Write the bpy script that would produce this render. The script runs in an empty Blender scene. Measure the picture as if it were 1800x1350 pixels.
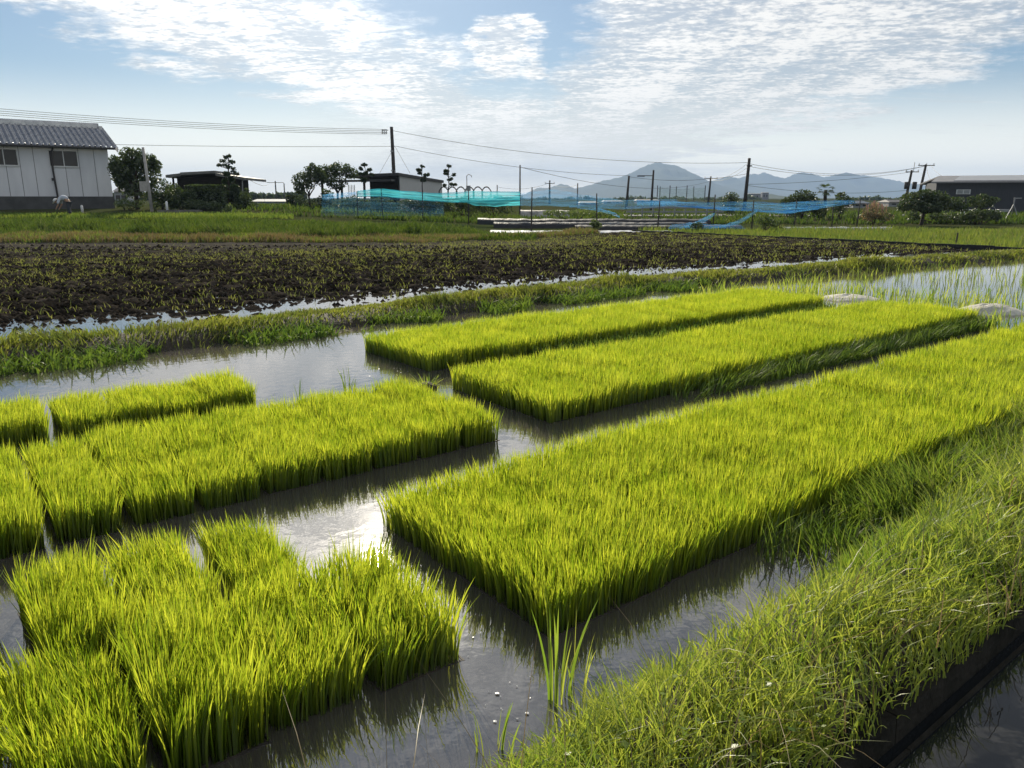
import bpy, bmesh, math, random
import numpy as np
from mathutils import Vector, Matrix
R = math.radians
random.seed(7); rng = np.random.default_rng(7)
sc = bpy.context.scene
COL = sc.collection
PI = math.pi
# ------------------------------------------------------------------ camera model
F = 1340.0; EYE = 1.46
TH = math.atan((675-348)/F)
def ray(px, py):
    x = (px-900)/F; y = -(py-675)/F
    return Vector((x, math.cos(TH)+y*math.sin(TH), -math.sin(TH)+y*math.cos(TH)))
def W(px, py, D):                       # the place seen at a pixel, D metres ahead
    d = ray(px, py); return Vector((0, 0, EYE)) + d*(D/d.y)
def G(px, py, z=0.0):                   # the place seen at a pixel, on the level z
    d = ray(px, py); return Vector((0, 0, EYE)) + d*((z-EYE)/d.z)
UA = R(38); CU, SU = math.cos(UA), math.sin(UA)
def UV(u, v): return (u*CU - v*SU, u*SU + v*CU)
cam = bpy.data.objects.new('camera', bpy.data.cameras.new('camera')); COL.objects.link(cam)
cam.data.sensor_width = 36; cam.data.lens = F/1800*36
cam.location = (0, 0, EYE); cam.rotation_euler = (PI/2-TH, 0, 0)
cam.data.clip_start = .05; cam.data.clip_end = 40000
sc.camera = cam

# ------------------------------------------------------------------ linking helpers
def tag(o, label=None, cat=None, group=None, kind=None):
    if label: o['label'] = label
    if cat: o['category'] = cat
    if group: o['group'] = group
    if kind: o['kind'] = kind
    return o
def thing(name, label, cat, loc=(0, 0, 0), rz=0, group=None):
    o = bpy.data.objects.new(name, None); COL.objects.link(o)
    o.location = loc; o.rotation_euler = (0, 0, rz); o.empty_display_size = .2
    return tag(o, label, cat, group)
def link(name, me, mat, parent=None):
    o = bpy.data.objects.new(name, me); COL.objects.link(o)
    if mat: 
        if not me.materials: me.materials.append(mat)
    if parent:
        o.parent = parent
    return o
def npmesh(name, co, tris, col=None, smooth=True):
    me = bpy.data.meshes.new(name)
    co = np.asarray(co, np.float32); tris = np.asarray(tris, np.int32)
    me.vertices.add(len(co)); me.vertices.foreach_set('co', co.ravel())
    k = tris.shape[1]
    me.loops.add(tris.size); me.loops.foreach_set('vertex_index', tris.ravel())
    me.polygons.add(len(tris)); me.polygons.foreach_set('loop_start', np.arange(0, tris.size, k, dtype=np.int32))
    if smooth: me.polygons.foreach_set('use_smooth', np.ones(len(tris), bool))
    if col is not None:
        a = me.attributes.new('col', 'FLOAT_COLOR', 'POINT')
        c = np.ones((len(co), 4), np.float32); c[:, :3] = col
        a.data.foreach_set('color', c.ravel())
    me.update(calc_edges=True)
    return me
class MB:
    """collects simple solids into one mesh"""
    def __init__(s): s.v = []; s.f = []
    def add(s, vs, fs):
        n = len(s.v); s.v += [tuple(p) for p in vs]; s.f += [tuple(i+n for i in f) for f in fs]; return s
    def hexa(s, p):                     # 8 corners: bottom ring then top ring
        return s.add(p, [(3, 2, 1, 0), (4, 5, 6, 7), (0, 1, 5, 4), (1, 2, 6, 5), (2, 3, 7, 6), (3, 0, 4, 7)])
    def box(s, c, d, rz=0):
        cx, cy, cz = c; a, b, h = d[0]/2, d[1]/2, d[2]/2; k, n = math.cos(rz), math.sin(rz)
        P = [(-a, -b), (a, -b), (a, b), (-a, b)]
        P = [(cx+x*k-y*n, cy+x*n+y*k) for x, y in P]
        return s.hexa([(x, y, cz-h) for x, y in P]+[(x, y, cz+h) for x, y in P])
    def fbox(s, O, a, b, a0, a1, b0, b1, z0, z1):   # box in a building's own axes a, b
        P = [(a0, b0), (a1, b0), (a1, b1), (a0, b1)]
        P = [(O[0]+a[0]*x+b[0]*y, O[1]+a[1]*x+b[1]*y) for x, y in P]
        return s.hexa([(x, y, z0) for x, y in P]+[(x, y, z1) for x, y in P])
    def tube(s, pts, rad, n=8, cap=True):
        pts = [Vector(p) for p in pts]
        if not hasattr(rad, '__len__'): rad = [rad]*len(pts)
        vs = []; fs = []
        for i, p in enumerate(pts):
            t = (pts[min(i+1, len(pts)-1)]-pts[max(i-1, 0)]).normalized()
            q = Vector((1, 0, 0)) if abs(t.x) < .8 else Vector((0, 1, 0))
            e = t.cross(q).normalized(); g = t.cross(e)
            for k in range(n):
                w = 2*PI*k/n; vs.append(p+(e*math.cos(w)+g*math.sin(w))*rad[i])
        for i in range(len(pts)-1):
            for k in range(n):
                fs.append((i*n+k, i*n+(k+1) % n, (i+1)*n+(k+1) % n, (i+1)*n+k))
        if cap: fs.append(tuple(range(n-1, -1, -1))); fs.append(tuple((len(pts)-1)*n+k for k in range(n)))
        return s.add(vs, fs)
    def build(s, name, mat, parent=None, bevel=0, smooth=False):
        me = bpy.data.meshes.new(name); me.from_pydata(s.v, [], s.f)
        bm = bmesh.new(); bm.from_mesh(me); bmesh.ops.recalc_face_normals(bm, faces=bm.faces); bm.to_mesh(me); bm.free()
        if smooth: me.polygons.foreach_set('use_smooth', [True]*len(me.polygons))
        if parent is not None and parent.location.length > 0 or parent is not None and parent.rotation_euler.z:
            inv = (Matrix.Translation(parent.location) @ Matrix.Rotation(parent.rotation_euler.z, 4, 'Z')).inverted()
            me.transform(inv)
        o = link(name, me, mat, parent)
        if bevel:
            b = o.modifiers.new('bevel', 'BEVEL'); b.width = bevel; b.segments = 2
        return o

# ------------------------------------------------------------------ noise in numpy
_T = rng.random((256, 256))
def vn(x, y):
    x = np.asarray(x, float); y = np.asarray(y, float)
    xi = np.floor(x).astype(int); yi = np.floor(y).astype(int); fx = x-xi; fy = y-yi
    fx = fx*fx*(3-2*fx); fy = fy*fy*(3-2*fy)
    g = lambda a, b: _T[a & 255, b & 255]
    return (g(xi, yi)*(1-fx)+g(xi+1, yi)*fx)*(1-fy)+(g(xi, yi+1)*(1-fx)+g(xi+1, yi+1)*fx)*fy
def fbm(x, y, o=4):
    r = 0; a = .5
    for i in range(o): r = r+a*vn(x*2**i+17*i, y*2**i+31*i); a /= 2
    return r/(1-.5**o)
def sstep(a, b, x):
    t = np.clip((np.asarray(x, float)-a)/(b-a), 0, 1); return t*t*(3-2*t)

# ------------------------------------------------------------------ materials
def nt(m): 
    m.use_nodes = True; return m.node_tree.nodes, m.node_tree.links
def newmat(name):
    m = bpy.data.materials.new(name); n, l = nt(m); n.clear()
    out = n.new('ShaderNodeOutputMaterial'); return m, n, l, out
def surf(name, c, c2=None, scale=6, rough=.7, spec=.3, metal=0, bump=0, bscale=40, mix=(.35, .7), coord='Object', stretch=None):
    """principled surface whose colour wanders between c and c2"""
    m, n, l, out = newmat(name)
    p = n.new('ShaderNodeBsdfPrincipled'); l.new(p.outputs[0], out.inputs[0])
    p.inputs['Roughness'].default_value = rough; p.inputs['Metallic'].default_value = metal
    p.inputs['Specular IOR Level'].default_value = spec
    tc = n.new('ShaderNodeTexCoord'); src = tc.outputs[coord]
    if stretch:
        mp = n.new('ShaderNodeMapping'); mp.inputs['Scale'].default_value = stretch; l.new(src, mp.inputs[0]); src = mp.outputs[0]
    nz = n.new('ShaderNodeTexNoise'); nz.inputs['Scale'].default_value = scale; nz.inputs['Detail'].default_value = 6
    l.new(src, nz.inputs['Vector'])
    r = n.new('ShaderNodeValToRGB'); l.new(nz.outputs[0], r.inputs[0])
    c2 = c2 or tuple(x*.75 for x in c)
    r.color_ramp.elements[0].position = mix[0]; r.color_ramp.elements[1].position = mix[1]
    r.color_ramp.elements[0].color = (*c, 1); r.color_ramp.elements[1].color = (*c2, 1)
    l.new(r.outputs[0], p.inputs['Base Color'])
    if bump:
        nb = n.new('ShaderNodeTexNoise'); nb.inputs['Scale'].default_value = bscale; nb.inputs['Detail'].default_value = 5
        l.new(src, nb.inputs['Vector'])
        b = n.new('ShaderNodeBump'); b.inputs['Strength'].default_value = bump; b.inputs['Distance'].default_value = .03
        l.new(nb.outputs[0], b.inputs['Height']); l.new(b.outputs[0], p.inputs['Normal'])
    return m
def leafmat(name, d0, d1, t0, t1, trans=.5, gloss=.06, tip=None, rough=.4, base=None, vary=.2):
    """thin leaf: reflects d0..d1, lets t0..t1 through; the colour differs from blade to blade"""
    m, n, l, out = newmat(name)
    at = n.new('ShaderNodeAttribute'); at.attribute_name = 'col'
    sp = n.new('ShaderNodeSeparateColor'); l.new(at.outputs['Color'], sp.inputs[0])
    oi = n.new('ShaderNodeObjectInfo')
    ad = n.new('ShaderNodeMath'); ad.operation = 'MULTIPLY_ADD'; ad.inputs[1].default_value = vary; ad.use_clamp = True
    l.new(oi.outputs['Random'], ad.inputs[0])
    sb = n.new('ShaderNodeMath'); sb.operation = 'SUBTRACT'; sb.inputs[1].default_value = vary/2
    l.new(sp.outputs[0], sb.inputs[0]); l.new(sb.outputs[0], ad.inputs[2])
    def cm(a, b):
        x = n.new('ShaderNodeMix'); x.data_type = 'RGBA'; l.new(ad.outputs[0], x.inputs[0])
        x.inputs[6].default_value = (*a, 1); x.inputs[7].default_value = (*b, 1); o = x.outputs[2]
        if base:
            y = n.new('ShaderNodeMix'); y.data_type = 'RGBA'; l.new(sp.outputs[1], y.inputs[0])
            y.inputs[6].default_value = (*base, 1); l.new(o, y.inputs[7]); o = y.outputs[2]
        if tip:
            y = n.new('ShaderNodeMix'); y.data_type = 'RGBA'; l.new(sp.outputs[2], y.inputs[0])
            l.new(o, y.inputs[6]); y.inputs[7].default_value = (*tip, 1); o = y.outputs[2]
        return o
    df = n.new('ShaderNodeBsdfDiffuse'); l.new(cm(d0, d1), df.inputs[0])
    tr = n.new('ShaderNodeBsdfTranslucent'); l.new(cm(t0, t1), tr.inputs[0])
    mx = n.new('ShaderNodeMixShader'); mx.inputs[0].default_value = trans
    l.new(df.outputs[0], mx.inputs[1]); l.new(tr.outputs[0], mx.inputs[2])
    gl = n.new('ShaderNodeBsdfGlossy'); gl.inputs['Roughness'].default_value = rough; gl.inputs[0].default_value = (1, 1, .95, 1)
    m2 = n.new('ShaderNodeMixShader'); m2.inputs[0].default_value = gloss
    l.new(mx.outputs[0], m2.inputs[1]); l.new(gl.outputs[0], m2.inputs[2]); l.new(m2.outputs[0], out.inputs[0])
    return m
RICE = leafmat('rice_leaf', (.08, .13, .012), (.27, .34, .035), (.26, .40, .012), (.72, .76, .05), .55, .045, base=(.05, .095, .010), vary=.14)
VERGE = leafmat('verge_leaf', (.06, .115, .018), (.20, .26, .05), (.20, .34, .025), (.58, .62, .08), .5, .03, tip=(.34, .32, .12))
DARKG = leafmat('rank_grass', (.04, .085, .02), (.09, .14, .03), (.12, .22, .025), (.22, .31, .03), .4, .015, tip=(.26, .25, .10))
FARG = leafmat('far_grass', (.05, .10, .02), (.10, .14, .03), (.13, .22, .03), (.27, .33, .04), .4, .02, tip=(.28, .22, .08))
STUB = leafmat('stubble_leaf', (.06, .09, .025), (.14, .15, .05), (.15, .21, .03), (.38, .40, .08), .4, .02, tip=(.24, .17, .09))
BANKG = leafmat('bank_leaf', (.045, .075, .018), (.13, .15, .04), (.14, .21, .025), (.38, .42, .05), .45, .02, tip=(.22, .16, .08))
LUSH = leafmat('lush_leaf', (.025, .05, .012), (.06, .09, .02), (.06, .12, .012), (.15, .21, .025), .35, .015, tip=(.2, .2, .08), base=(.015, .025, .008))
RANK = leafmat('rank_leaf', (.05, .09, .018), (.13, .18, .035), (.16, .27, .025), (.40, .46, .05), .45, .02, tip=(.3, .28, .1))
DRYG = leafmat('dry_grass', (.13, .10, .045), (.20, .15, .07), (.20, .14, .05), (.28, .20, .08), .35, .04, tip=(.10, .14, .03))
CROWN = leafmat('crown_leaf', (.025, .045, .015), (.05, .075, .022), (.05, .09, .015), (.10, .14, .02), .3, .05)
PINE = leafmat('pine_needle', (.018, .035, .014), (.035, .055, .02), (.03, .055, .012), (.05, .08, .015), .2, .03)
LIGHTB = leafmat('shrub_leaf', (.06, .10, .03), (.11, .15, .04), (.12, .18, .03), (.2, .26, .05), .35, .05, tip=(.55, .33, .22))
BARK = surf('bark', (.06, .045, .035), (.03, .025, .02), 14, .9, .1, bump=.5)
SOIL = surf('soil', (.015, .013, .011), (.058, .050, .042), 3.0, .95, .0, bump=.6, bscale=20, mix=(.42, .72), coord='Object')
MUD = surf('mud', (.05, .042, .032), (.03, .026, .02), 5, .8, .2, bump=.5)
LAND = surf('land', (.035, .05, .018), (.06, .058, .03), .15, .95, .0, bump=.3, bscale=3)
CONC = surf('concrete', (.16, .155, .145), (.08, .078, .07), 3, .85, .2, bump=.3)
DCONC = surf('old_concrete', (.035, .032, .027), (.014, .014, .011), 7, .9, .05, bump=.5)
POLE = surf('pole_concrete', (.12, .11, .10), (.08, .075, .07), 4, .8, .2)
DPOLE = surf('dark_pole', (.035, .03, .028), (.05, .045, .04), 5, .8, .2)
STEEL = surf('steel', (.25, .26, .27), (.18, .18, .19), 8, .45, .5, .4)
WHITEM = surf('white_metal', (.6, .62, .63), (.5, .5, .5), 3, .5, .4)
RUBBER = surf('cable', (.03, .03, .032), (.04, .04, .04), 4, .6, .3)
WALLW = surf('wall_panel', (.62, .63, .66), (.50, .51, .54), 1.2, .7, .3, stretch=(1, 1, .25))
FOUND = surf('foundation', (.09, .09, .09), (.06, .06, .06), 2, .9, .1, bump=.3)
TILE = surf('roof_tile', (.34, .35, .37), (.22, .23, .25), 3, .24, .6, .8)
GLASS = surf('window_glass', (.015, .018, .022), (.02, .024, .03), 2, .12, .2)
DARKW = surf('dark_timber', (.018, .015, .013), (.035, .03, .025), 3, .85, .15, stretch=(1, 1, 8))
GREYW = surf('grey_siding', (.42, .42, .42), (.37, .37, .37), 2, .7, .3, stretch=(6, 6, 1))
CHARW = surf('charcoal_siding', (.045, .047, .055), (.035, .037, .043), 2, .6, .3, stretch=(8, 8, 1))
ROOFM = surf('metal_roof', (.28, .29, .31), (.22, .23, .25), 3, .42, .5, .3)
DROOF = surf('dark_roof', (.05, .048, .048), (.035, .033, .033), 3, .6, .3)
PLASTB = surf('black_mulch_film', (.012, .012, .014), (.02, .02, .022), 5, .5, .25, bump=.6, bscale=12)
PLASTW = surf('white_film', (.46, .47, .49), (.33, .34, .36), 4, .35, .5, bump=.7, bscale=9)
TRAYM = surf('tray_plastic', (.03, .028, .025), (.05, .042, .034), 12, .7, .3)
FOREST = surf('hill_forest', (.035, .055, .030), (.06, .075, .04), .004, .95, .05)
MOUND = surf('pale_sand', (.62, .60, .53), (.40, .39, .33), 7, .95, .1, bump=.8, bscale=30)
# water
def watermat(name, c, wave=.02, sc1=5.0, ior=2.4):
    m, n, l, out = newmat(name)
    p = n.new('ShaderNodeBsdfPrincipled'); l.new(p.outputs[0], out.inputs[0])
    p.inputs['Roughness'].default_value = .025; p.inputs['IOR'].default_value = ior
    p.inputs['Specular IOR Level'].default_value = .5
    tc = n.new('ShaderNodeTexCoord')
    nz = n.new('ShaderNodeTexNoise'); nz.inputs['Scale'].default_value = .9; nz.inputs['Detail'].default_value = 4
    l.new(tc.outputs['Object'], nz.inputs[0])
    r = n.new('ShaderNodeValToRGB'); l.new(nz.outputs[0], r.inputs[0])
    r.color_ramp.elements[0].position = .35; r.color_ramp.elements[1].position = .7
    r.color_ramp.elements[0].color = (*c, 1); r.color_ramp.elements[1].color = (*(x*1.5 for x in c), 1)
    l.new(r.outputs[0], p.inputs['Base Color'])
    w1 = n.new('ShaderNodeTexNoise'); w1.inputs['Scale'].default_value = sc1; w1.inputs['Detail'].default_value = 3
    l.new(tc.outputs['Object'], w1.inputs[0])
    b = n.new('ShaderNodeBump'); b.inputs['Strength'].default_value = 1; b.inputs['Distance'].default_value = wave*.1
    l.new(w1.outputs[0], b.inputs['Height']); l.new(b.outputs[0], p.inputs['Normal'])
    return m
WATER = watermat('paddy_water', (.050, .046, .040), .012, 11)
DITCHW = watermat('ditch_water', (.010, .012, .014), .012, 6, 1.4)

# ------------------------------------------------------------------ light: sun, sky, clouds, air
SUN_AZ, SUN_EL = R(-11), R(27)
SUND = Vector((math.sin(SUN_AZ)*math.cos(SUN_EL), math.cos(SUN_AZ)*math.cos(SUN_EL), math.sin(SUN_EL)))
sl = bpy.data.lights.new('sun', 'SUN'); sl.energy = 5.0; sl.angle = R(.53); sl.color = (1, .90, .72)
so = bpy.data.objects.new('sun', sl); COL.objects.link(so); so.location = (0, 0, 60)
so.rotation_euler = SUND.to_track_quat('Z', 'Y').to_euler()
def build_world():
    w = bpy.data.worlds.new('World'); sc.world = w; w.use_nodes = True
    n, l = w.node_tree.nodes, w.node_tree.links; n.clear()
    out = n.new('ShaderNodeOutputWorld'); bg = n.new('ShaderNodeBackground'); l.new(bg.outputs[0], out.inputs[0])
    bg.inputs[1].default_value = .10
    sky = n.new('ShaderNodeTexSky'); sky.sky_type = 'NISHITA'; sky.sun_disc = False
    sky.sun_elevation = SUN_EL; sky.sun_rotation = SUN_AZ % (2*PI); sky.air_density = 1.0; sky.dust_density = .25; sky.ozone_density = 1.6
    def M(op, a, b=None, c=None, clamp=False):
        x = n.new('ShaderNodeMath'); x.operation = op; x.use_clamp = clamp
        for i, q in enumerate((a, b, c)):
            if q is None: continue
            if isinstance(q, (int, float)): x.inputs[i].default_value = q
            else: l.new(q, x.inputs[i])
        return x.outputs[0]
    def SS(a, b, v):
        x = n.new('ShaderNodeMapRange'); x.interpolation_type = 'SMOOTHSTEP'
        x.inputs[1].default_value = a; x.inputs[2].default_value = b
        l.new(v, x.inputs[0]); return x.outputs[0]
    tc = n.new('ShaderNodeTexCoord'); sp = n.new('ShaderNodeSeparateXYZ'); l.new(tc.outputs['Generated'], sp.inputs[0])
    X, Y, Z = sp.outputs
    az = M('ARCTAN2', X, Y); el = M('ARCSINE', M('MINIMUM', M('MAXIMUM', Z, -1.0), 1.0))
    zz = M('ADD', M('MAXIMUM', Z, 0.0), .07)
    cx = n.new('ShaderNodeCombineXYZ'); l.new(M('DIVIDE', X, zz), cx.inputs[0]); l.new(M('DIVIDE', Y, zz), cx.inputs[1])
    P = cx.outputs[0]
    def noise(scale, det=5, rough=.55, vec=None, dist=0):
        x = n.new('ShaderNodeTexNoise'); x.inputs['Scale'].default_value = scale; x.inputs['Detail'].default_value = det
        x.inputs['Roughness'].default_value = rough; x.inputs['Distortion'].default_value = dist
        l.new(vec or P, x.inputs['Vector']); return x.outputs[0]
    def mapped(rot, scale):
        x = n.new('ShaderNodeMapping'); x.inputs['Rotation'].default_value = (0, 0, rot); x.inputs['Scale'].default_value = (*scale, 1)
        l.new(P, x.inputs[0]); return x.outputs[0]
    big = noise(.55, 4); med = noise(1.7, 5)
    edge = M('MULTIPLY', M('SUBTRACT', med, .5), .13)           # ragged cloud edges
    edge = M('ADD', edge, M('MULTIPLY', M('SUBTRACT', big, .5), .10))
    edge = M('ADD', edge, M('MULTIPLY', M('SUBTRACT', noise(7.0, 5, .65), .5), .09))
    def pa(px, py):
        d = ray(px, py).normalized(); return math.atan2(d.x, d.y), math.asin(d.z)
    def side(p, q, soft, shift=0):                              # > 0 on the left-hand side of the line p -> q
        (x0, y0), (x1, y1) = pa(*p), pa(*q); L = math.hypot(x1-x0, y1-y0); nx, ny = -(y1-y0)/L, (x1-x0)/L
        s = M('ADD', M('ADD', M('MULTIPLY', az, nx), M('MULTIPLY', el, ny)), -(nx*x0+ny*y0)+shift)
        return SS(-soft, soft, M('ADD', s, edge))
    right = M('MULTIPLY', side((1140, 300), (1800, 75), .02), side((1075, 0), (945, 215), .025))
    left = M('MULTIPLY', side((120, 30), (720, 232), .02), side((985, 195), (600, 0), .03))
    patch = M('MULTIPLY', side((840, 140), (960, 120), .02), side((945, 130), (945, 20), .012))
    patch = M('MULTIPLY', patch, M('MULTIPLY', side((835, 20), (835, 130), .012), side((960, 40), (830, 40), .012)))
    low = M('MULTIPLY', SS(.0, .03, el), SS(.16, .06, el))
    low = M('MULTIPLY', low, M('MULTIPLY', SS(-.32, -.08, az), SS(.24, .03, az)))
    # broken high cloud above the picture, thicker round the sun
    dt = n.new('ShaderNodeVectorMath'); dt.operation = 'DOT_PRODUCT'; l.new(tc.outputs['Generated'], dt.inputs[0]); dt.inputs[1].default_value = SUND
    ang = M('ARCCOSINE', M('MINIMUM', dt.outputs['Value'], .99999))
    high = M('MULTIPLY', SS(.40, .58, M('ADD', big, M('MULTIPLY', SS(.55, .1, ang), .20))), M('MULTIPLY', SS(.235, .33, el), M('ADD', .25, M('MULTIPLY', SS(.66, .46, el), .75))))
    rip = noise(4.6, 6, .6, mapped(.45, (1.0, 1.7)), .3)
    rip2 = noise(21.0, 4, .6, mapped(.35, (1.0, 1.15)), .2)
    tex = M('ADD', M('MULTIPLY', rip, .5), M('MULTIPLY', rip2, .5))
    tex2 = SS(.40, .60, M('ADD', M('ADD', tex, M('MULTIPLY', M('SUBTRACT', noise(1.1, 3, .5), .46), .30)), M('MULTIPLY', M('SUBTRACT', noise(1.0, 4, .55, mapped(.0, (2.6, .30))), .5), .40)))
    cov = M('MAXIMUM', M('MAXIMUM', right, left), M('MAXIMUM', patch, high))
    cov = M('MULTIPLY', cov, M('ADD', .50, M('MULTIPLY', tex2, .50)))
    # thin wisps over the far hills
    wis = M('MULTIPLY', SS(.60, .74, noise(1.3, 5, .55, mapped(.25, (.35, 3.0)))), M('MULTIPLY', SS(.015, .05, el), SS(.16, .09, el)))
    wis = M('MULTIPLY', wis, SS(.02, .2, az))
    cov = M('MAXIMUM', cov, M('MULTIPLY', wis, .55))
    cov = M('MAXIMUM', cov, M('MULTIPLY', low, M('ADD', .40, M('MULTIPLY', med, .55))))
    cov = M('MULTIPLY', cov, SS(.0, .03, el))
    # cloud brightness: forward scattering round the sun
    near = M('POWER', 2.718, M('MULTIPLY', ang, -9.0))
    br = M('ADD', CLOUD_B, M('MULTIPLY', near, CLOUD_S))
    br = M('MULTIPLY', br, M('ADD', .72, M('MULTIPLY', tex2, .36)))
    cc = n.new('ShaderNodeMix'); cc.data_type = 'RGBA'; cc.clamp_factor = True; l.new(near, cc.inputs[0])
    cc.inputs[6].default_value = (1.0, .985, .95, 1); cc.inputs[7].default_value = (1.0, .90, .74, 1)
    cs = n.new('ShaderNodeVectorMath'); cs.operation = 'SCALE'; l.new(cc.outputs[2], cs.inputs[0]); l.new(br, cs.inputs['Scale'])
    # thin veil glow of the sun itself
    gl = n.new('ShaderNodeVectorMath'); gl.operation = 'SCALE'; gl.inputs[0].default_value = (1, .93, .80)
    l.new(M('MULTIPLY', M('POWER', 2.718, M('MULTIPLY', ang, -11.0)), GLOW), gl.inputs['Scale'])
    ad = n.new('ShaderNodeVectorMath'); ad.operation = 'ADD'
    sv = n.new('ShaderNodeVectorMath'); sv.operation = 'MULTIPLY'; l.new(sky.outputs[0], sv.inputs[0]); sv.inputs[1].default_value = SKYMUL
    l.new(sv.outputs[0], ad.inputs[0]); l.new(gl.outputs[0], ad.inputs[1])
    hm = n.new('ShaderNodeMix'); hm.data_type = 'RGBA'; l.new(M('MULTIPLY', SS(.15, .0, el), .85), hm.inputs[0])
    l.new(ad.outputs[0], hm.inputs[6]); hm.inputs[7].default_value = (13.0, 12.0, 10.4, 1)
    mx = n.new('ShaderNodeMix'); mx.data_type = 'RGBA'; mx.clamp_factor = True
    l.new(cov, mx.inputs[0]); l.new(hm.outputs[2], mx.inputs[6]); l.new(cs.outputs[0], mx.inputs[7])
    l.new(mx.outputs[2], bg.inputs[0])
CLOUD_B, CLOUD_S, GLOW, SKYMUL = 6.7, 50.0, 6.5, (.42, .48, .53)
build_world()
vs = sc.view_settings; vs.view_transform = 'Standard'; vs.look = 'None'; vs.exposure = .50; vs.gamma = 1
HAZE = True
if HAZE:
    hz = MB().hexa([(-7000, -60, -3), (7000, -60, -3), (7000, 6300, -3), (-7000, 6300, -3), (-7000, -60, 226), (7000, -60, 226), (7000, 6300, 226), (-7000, 6300, 226)])
    m, n, l, out = newmat('air'); pv = n.new('ShaderNodeVolumePrincipled')
    pv.inputs['Color'].default_value = (.50, .69, 1, 1); pv.inputs['Density'].default_value = 2.0e-4; pv.inputs['Anisotropy'].default_value = .0
    l.new(pv.outputs[0], out.inputs['Volume'])
    tag(hz.build('haze', m), 'thin blue haze over the plain', 'haze', None, 'stuff')

# ------------------------------------------------------------------ ground and water
BUND = [(-9.5, 2.9), (-6.5, 5.55), (-4.8, 7.0), (-3.58, 7.87), (-1.91, 9.42), (1.91, 12.85), (7.5, 16.4), (13.26, 19.97), (24, 26.6)]
BX = np.array([p[0] for p in BUND]); BY = np.array([p[1] for p in BUND])
def bund_y(x): return np.interp(x, BX, BY)
LEV0, LEV1 = Vector((5.1, 33, 0)), Vector((14.6, 20.2, 0))
def far_y(x):                            # far edge of the tilled field
    return np.interp(x, [-40, -3, 1, 5.1, 14.6, 18], [24.2, 24.4, 27.5, 33, 20.2, 18])
def land_z(x, y):
    az = x/np.maximum(y, 1)
    L = sstep(.02, -.36, az)
    zl = np.interp(y, [23.5, 25, 27, 38, 46, 90, 200, 10000], [.0, .12, .2, .46, .82, .8, .55, .5])
    zr = np.interp(y, [23.5, 33, 45, 70, 150, 10000], [.02, .05, .12, .2, .5, .5])
    return zl*L+zr*(1-L)
def zg(x, y): return float(land_z(np.array(float(x)), np.array(float(y))))
def ground():
    ys = np.concatenate([np.linspace(-40, 8, 24), np.geomspace(9, 6270, 150)])
    ss = np.linspace(-1, 1, 121); ss = np.sign(ss)*np.abs(ss)**1.3
    co = []
    for y in ys:
        half = min(1.3*max(y, 0)+45, 6900)
        x = ss*half
        inner = np.maximum(sstep(.4, -.1, y-far_y(x)), 0)*np.where(y > 60, 0, 1)
        z = land_z(x, np.full_like(x, y))*(1-inner)-.14*inner
        co.append(np.stack([x, np.full_like(x, y), z], 1))
    ny, nx = len(ys), len(ss); co = np.concatenate(co)
    i = np.arange((ny-1)*(nx-1)); r, c = i//(nx-1), i % (nx-1); a = r*nx+c
    o = link('ground', npmesh('ground', co, np.stack([a, a+1, a+nx+1, a+nx], 1)), LAND)
    o['kind'] = 'structure'
ground()
def sheet(name, pts, z, mat):
    me = bpy.data.meshes.new(name); me.from_pydata([(x, y, z) for x, y in pts], [], [tuple(range(len(pts)))])
    o = link(name, me, mat); o['kind'] = 'structure'; return o
# flooded paddy: from the grassy verge to the earth bank
sheet('paddy_water', [UV(-9, 1.2), UV(34, 1.2), (26, 27.8), (13.3, 20.1), (7.5, 16.5), (1.9, 12.95), (-1.95, 9.5), (-3.6, 7.95), (-4.8, 7.1), (-6.5, 5.65), (-9.5, 3.0)], 0, WATER)
sheet('puddle_water', [(-9.6, 3.1), (-6.5, 5.7), (-3.58, 8.0), (-1.91, 9.55), (1.91, 12.95), (7.5, 16.5), (13.26, 20.1), (20, 25), (14, 26), (5, 22), (-10, 16), (-22, 13)], .030, WATER)
def ribbon(name, path, prof, mat, step=.12, amp=.03, f=4, kind='structure'):
    """earth bank: profile [(offset, z)...] swept along a path"""
    P = [Vector((*p, 0)) for p in path]; L = [0]
    for a, b in zip(P, P[1:]): L.append(L[-1]+(b-a).length)
    n = int(L[-1]/step)+2; t = np.linspace(0, L[-1], n)
    px = np.interp(t, L, [p.x for p in P]); py = np.interp(t, L, [p.y for p in P])
    tx, ty = np.gradient(px), np.gradient(py); h = np.hypot(tx, ty); nx, ny = -ty/h, tx/h
    co = []
    for o, z in prof:
        x = px+nx*o; y = py+ny*o
        co.append(np.stack([x, y, z+(fbm(x*f, y*f, 4)-.5)*2*amp*(1 if z > -.1 else .3)], 1))
    m = len(prof); co = np.stack(co, 1).reshape(-1, 3)
    i = np.arange((n-1)*(m-1)); r, c = i//(m-1), i % (m-1); a = r*m+c
    o = link(name, npmesh(name, co, np.stack([a, a+m, a+m+1, a+1], 1)), mat); o['kind'] = kind
    return o
bank_prof = [(-.62, -.14), (-.5, -.02), (-.36, .08), (-.15, .125), (.10, .125), (.30, .08), (.46, -.01), (.6, -.14)]
ribbon('earth_bank', BUND, bank_prof, MUD)
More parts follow.
